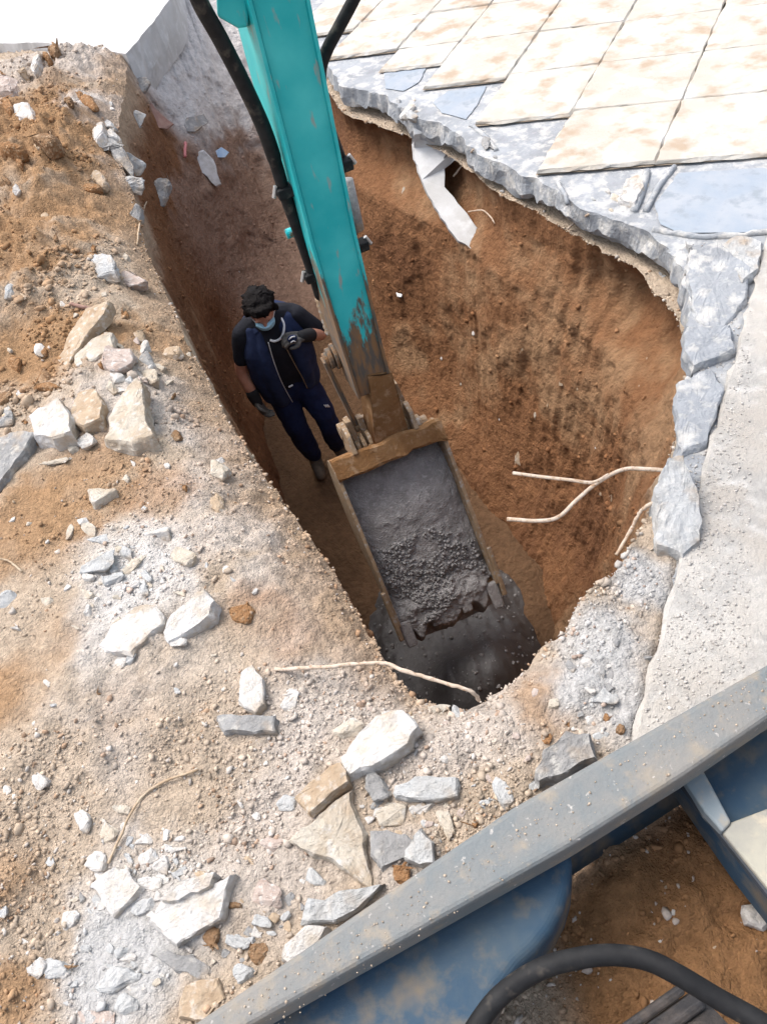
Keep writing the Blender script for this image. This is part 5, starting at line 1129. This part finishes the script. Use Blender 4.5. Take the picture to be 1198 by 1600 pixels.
for k in range(70):
    a = rr_.uniform(0, 6.28); b = rr_.uniform(.1, .95 if math.sin(a) > .3 else 1.25); p = hd(.09 * math.sin(b) * math.cos(a), -.02 + .105 * math.sin(b) * math.sin(a), .05 + .088 * math.cos(b)); q = hd(.122 * math.sin(b + .35) * math.cos(a + .3), -.02 + .132 * math.sin(b + .35) * math.sin(a + .3), .05 + .092 * math.cos(b + .35)); hair_.append(('c', [p, q], [.009, .003]))
blob('hair', hair_, MT['hair'], man, .0065, 2, rough)
mk = blob('face_mask', [('e', hd(0, .058, -.048), (.066, .062, .050), TL_ - .2, 'X'), ('c', [hd(-.05, .085, -.02), hd(0, .115, -.018), hd(.05, .085, -.02)], [.012, .012, .012]), ('c', [hd(-.045, .07, -.085), hd(0, .09, -.092), hd(.045, .07, -.085)], [.012, .012, .012])], MT['mask'], man, .006, 3)
for sx in (-1, 1): blob('ear_loop', [('c', [hd(sx * .06, .06, -.02), hd(sx * .08, .02, -.008), hd(sx * .083, -.012, .0)], [.0035] * 3)], MT['cord'], mk, .003, 0)
def folds(amp=.008, sc=9):
    return lambda v: v + amp * np.stack([fbm(v * sc, 3), fbm(v * sc + 7, 3), fbm(v * sc + 13, 3)], -1)
g = lambda pr, d: [(p[0], p[1], [r + d for r in p[2]], *p[3:]) for p in pr]
slR = ('c', [SHR, (SHR * .6 + ELR * .4), SHR * .38 + ELR * .62], [.066, .064, .063]); slL = ('c', [SHL, (SHL + ELL) / 2, SHL * .12 + ELL * .88], [.066, .063, .060])
blob('shirt', g(torso, .016) + [slR, slL, ('c', [A_(0, .0, 1.40), A_(-.003, .02, 1.435)], [.072, .066])], MT['shirt'], man, .008, 4, folds())
blob('trousers', [('c', [A_(0, 0, .80), A_(0, .01, .93)], [.150, .158], .78), (legR[0], [HPR, (HPR + KNR) / 2, KNR, (KNR + ANR) / 2, ANR + A_(0, 0, .05)], [.105, .100, .082, .080, .066]), (legL[0], [HPL, (HPL + KNL) / 2, KNL, (KNL + ANL) / 2, ANL + A_(0, 0, .05)], [.105, .100, .082, .080, .066])], MT['trousers'], man, .008, 4, folds(.014, 10))
def vestf(v):
    v = folds(.010, 8)(v); return v
# open-fronted vest: left and right fronts plus back
vl = [('c', [A_(-.135, .045, .84), A_(-.150, .06, 1.05), A_(-.140, .06, 1.22), A_(-.125, .03, 1.37)], [.085, .094, .092, .070], .95), ('c', [A_(-.09, .10, .80), A_(-.105, .125, 1.0), A_(-.10, .115, 1.2), A_(-.075, .075, 1.36)], [.055, .058, .056, .040])]
vr = [('c', [A_(.140, .04, .86), A_(.150, .055, 1.05), A_(.140, .055, 1.22), A_(.125, .03, 1.38)], [.085, .092, .092, .070], .95), ('c', [A_(.125, .10, .86), A_(.13, .115, 1.0), A_(.115, .11, 1.2), A_(.075, .075, 1.37)], [.050, .055, .056, .042])]
vb = [('c', [A_(0, -.05, .86), A_(0, -.045, 1.05), A_(0, -.05, 1.22), A_(0, -.045, 1.36)], [.140, .145, .150, .110], .55), ('c', [A_(-.12, -.03, 1.40), A_(-.03, -.055, 1.445), A_(.05, -.05, 1.445), A_(.13, -.02, 1.40)], [.052, .045, .045, .052])]
vest = blob('vest', vl + vr + vb, MT['vest'], man, .008, 5, vestf)
def line(name, pts, r, mat, par): return MB_line(name, [XF(np.array([p]))[0] for p in spline(pts, 8)], r, mat, par)
def MB_line(name, P_, r, mat, par): return MB().tube(P_, r, 8).build(name, mat, par, True)
line('zip', [A_(-.045, .150, 1.33), A_(-.055, .182, 1.2), A_(-.055, .190, 1.05), A_(-.045, .172, .92), A_(-.03, .155, .79)], .003, MT['cloth'], vest)
line('zip', [A_(.045, .150, 1.30), A_(.072, .175, 1.1), A_(.09, .165, .98), A_(.10, .15, .86)], .003, MT['steelmud'], vest)
line('collar', [A_(-.09, .085, 1.375), A_(-.10, .03, 1.43), A_(-.06, -.05, 1.465), A_(.05, -.05, 1.465), A_(.095, .03, 1.43), A_(.085, .085, 1.38)], .026, MT['vest'], vest)
line('neck_cord', [A_(.085, .055, 1.44), A_(.09, .11, 1.385), A_(.05, .145, 1.33), A_(.0, .15, 1.318), A_(-.03, .145, 1.335)], .008, MT['cord'], man)
for H_, nm in ((hR, 'R'), (hL, 'L')):
    gl = blob('glove', hand(*H_, r=1.18), MT['glove'], man, .0042, 2)
    if nm == 'L':
        c = WRL + A_(-.06, .055, .045); blob('emblem', [('e', c, (.034, .022, .028))], MT['skyblue'] if False else MT['vest'], gl, .004, 1)
        line('emblem_print', [c + A_(-.02, .016, .016), c + A_(.0, .02, .028), c + A_(.02, .014, .02)], .004, MT['cord'], gl)
        line('emblem_print', [c + A_(-.018, .024, -.008), c + A_(.0, .026, .0), c + A_(.012, .022, -.012)], .004, MT['cord'], gl)
blob('sleeve_cuff', [('c', [ELR * .28 + WRR * .72, ELR * .12 + WRR * .88, WRR + A_(.004, .006, -.012)], [.047, .044, .038])], MT['cuff'], man, .006, 2)
blob('sleeve_cuff', [('c', [ELL * .45 + WRL * .55, ELL * .2 + WRL * .8, WRL], [.047, .044, .038])], MT['cuff'], man, .006, 2)
for f_, an in ((feet[0], ANR), (feet[1], ANL)):
    blob('boot', [(f_[0], f_[1], [.05, .05, .04]), ('c', [an + A_(0, 0, .10), an, an + A_(0, -.01, -.02)], [.056, .052, .05])], MT['boot'], man, .007, 3)
line('waist_tag', [A_(-.02, .165, .935), A_(.012, .165, .94)], .006, MT['cord'], man)
for k in range(3): line('leg_print', [A_(.175 + .012 * k, .165 - .006 * k, .675 - .01 * k), A_(.185 + .012 * k, .165 - .006 * k, .65 - .01 * k)], .004, MT['cord'], man)
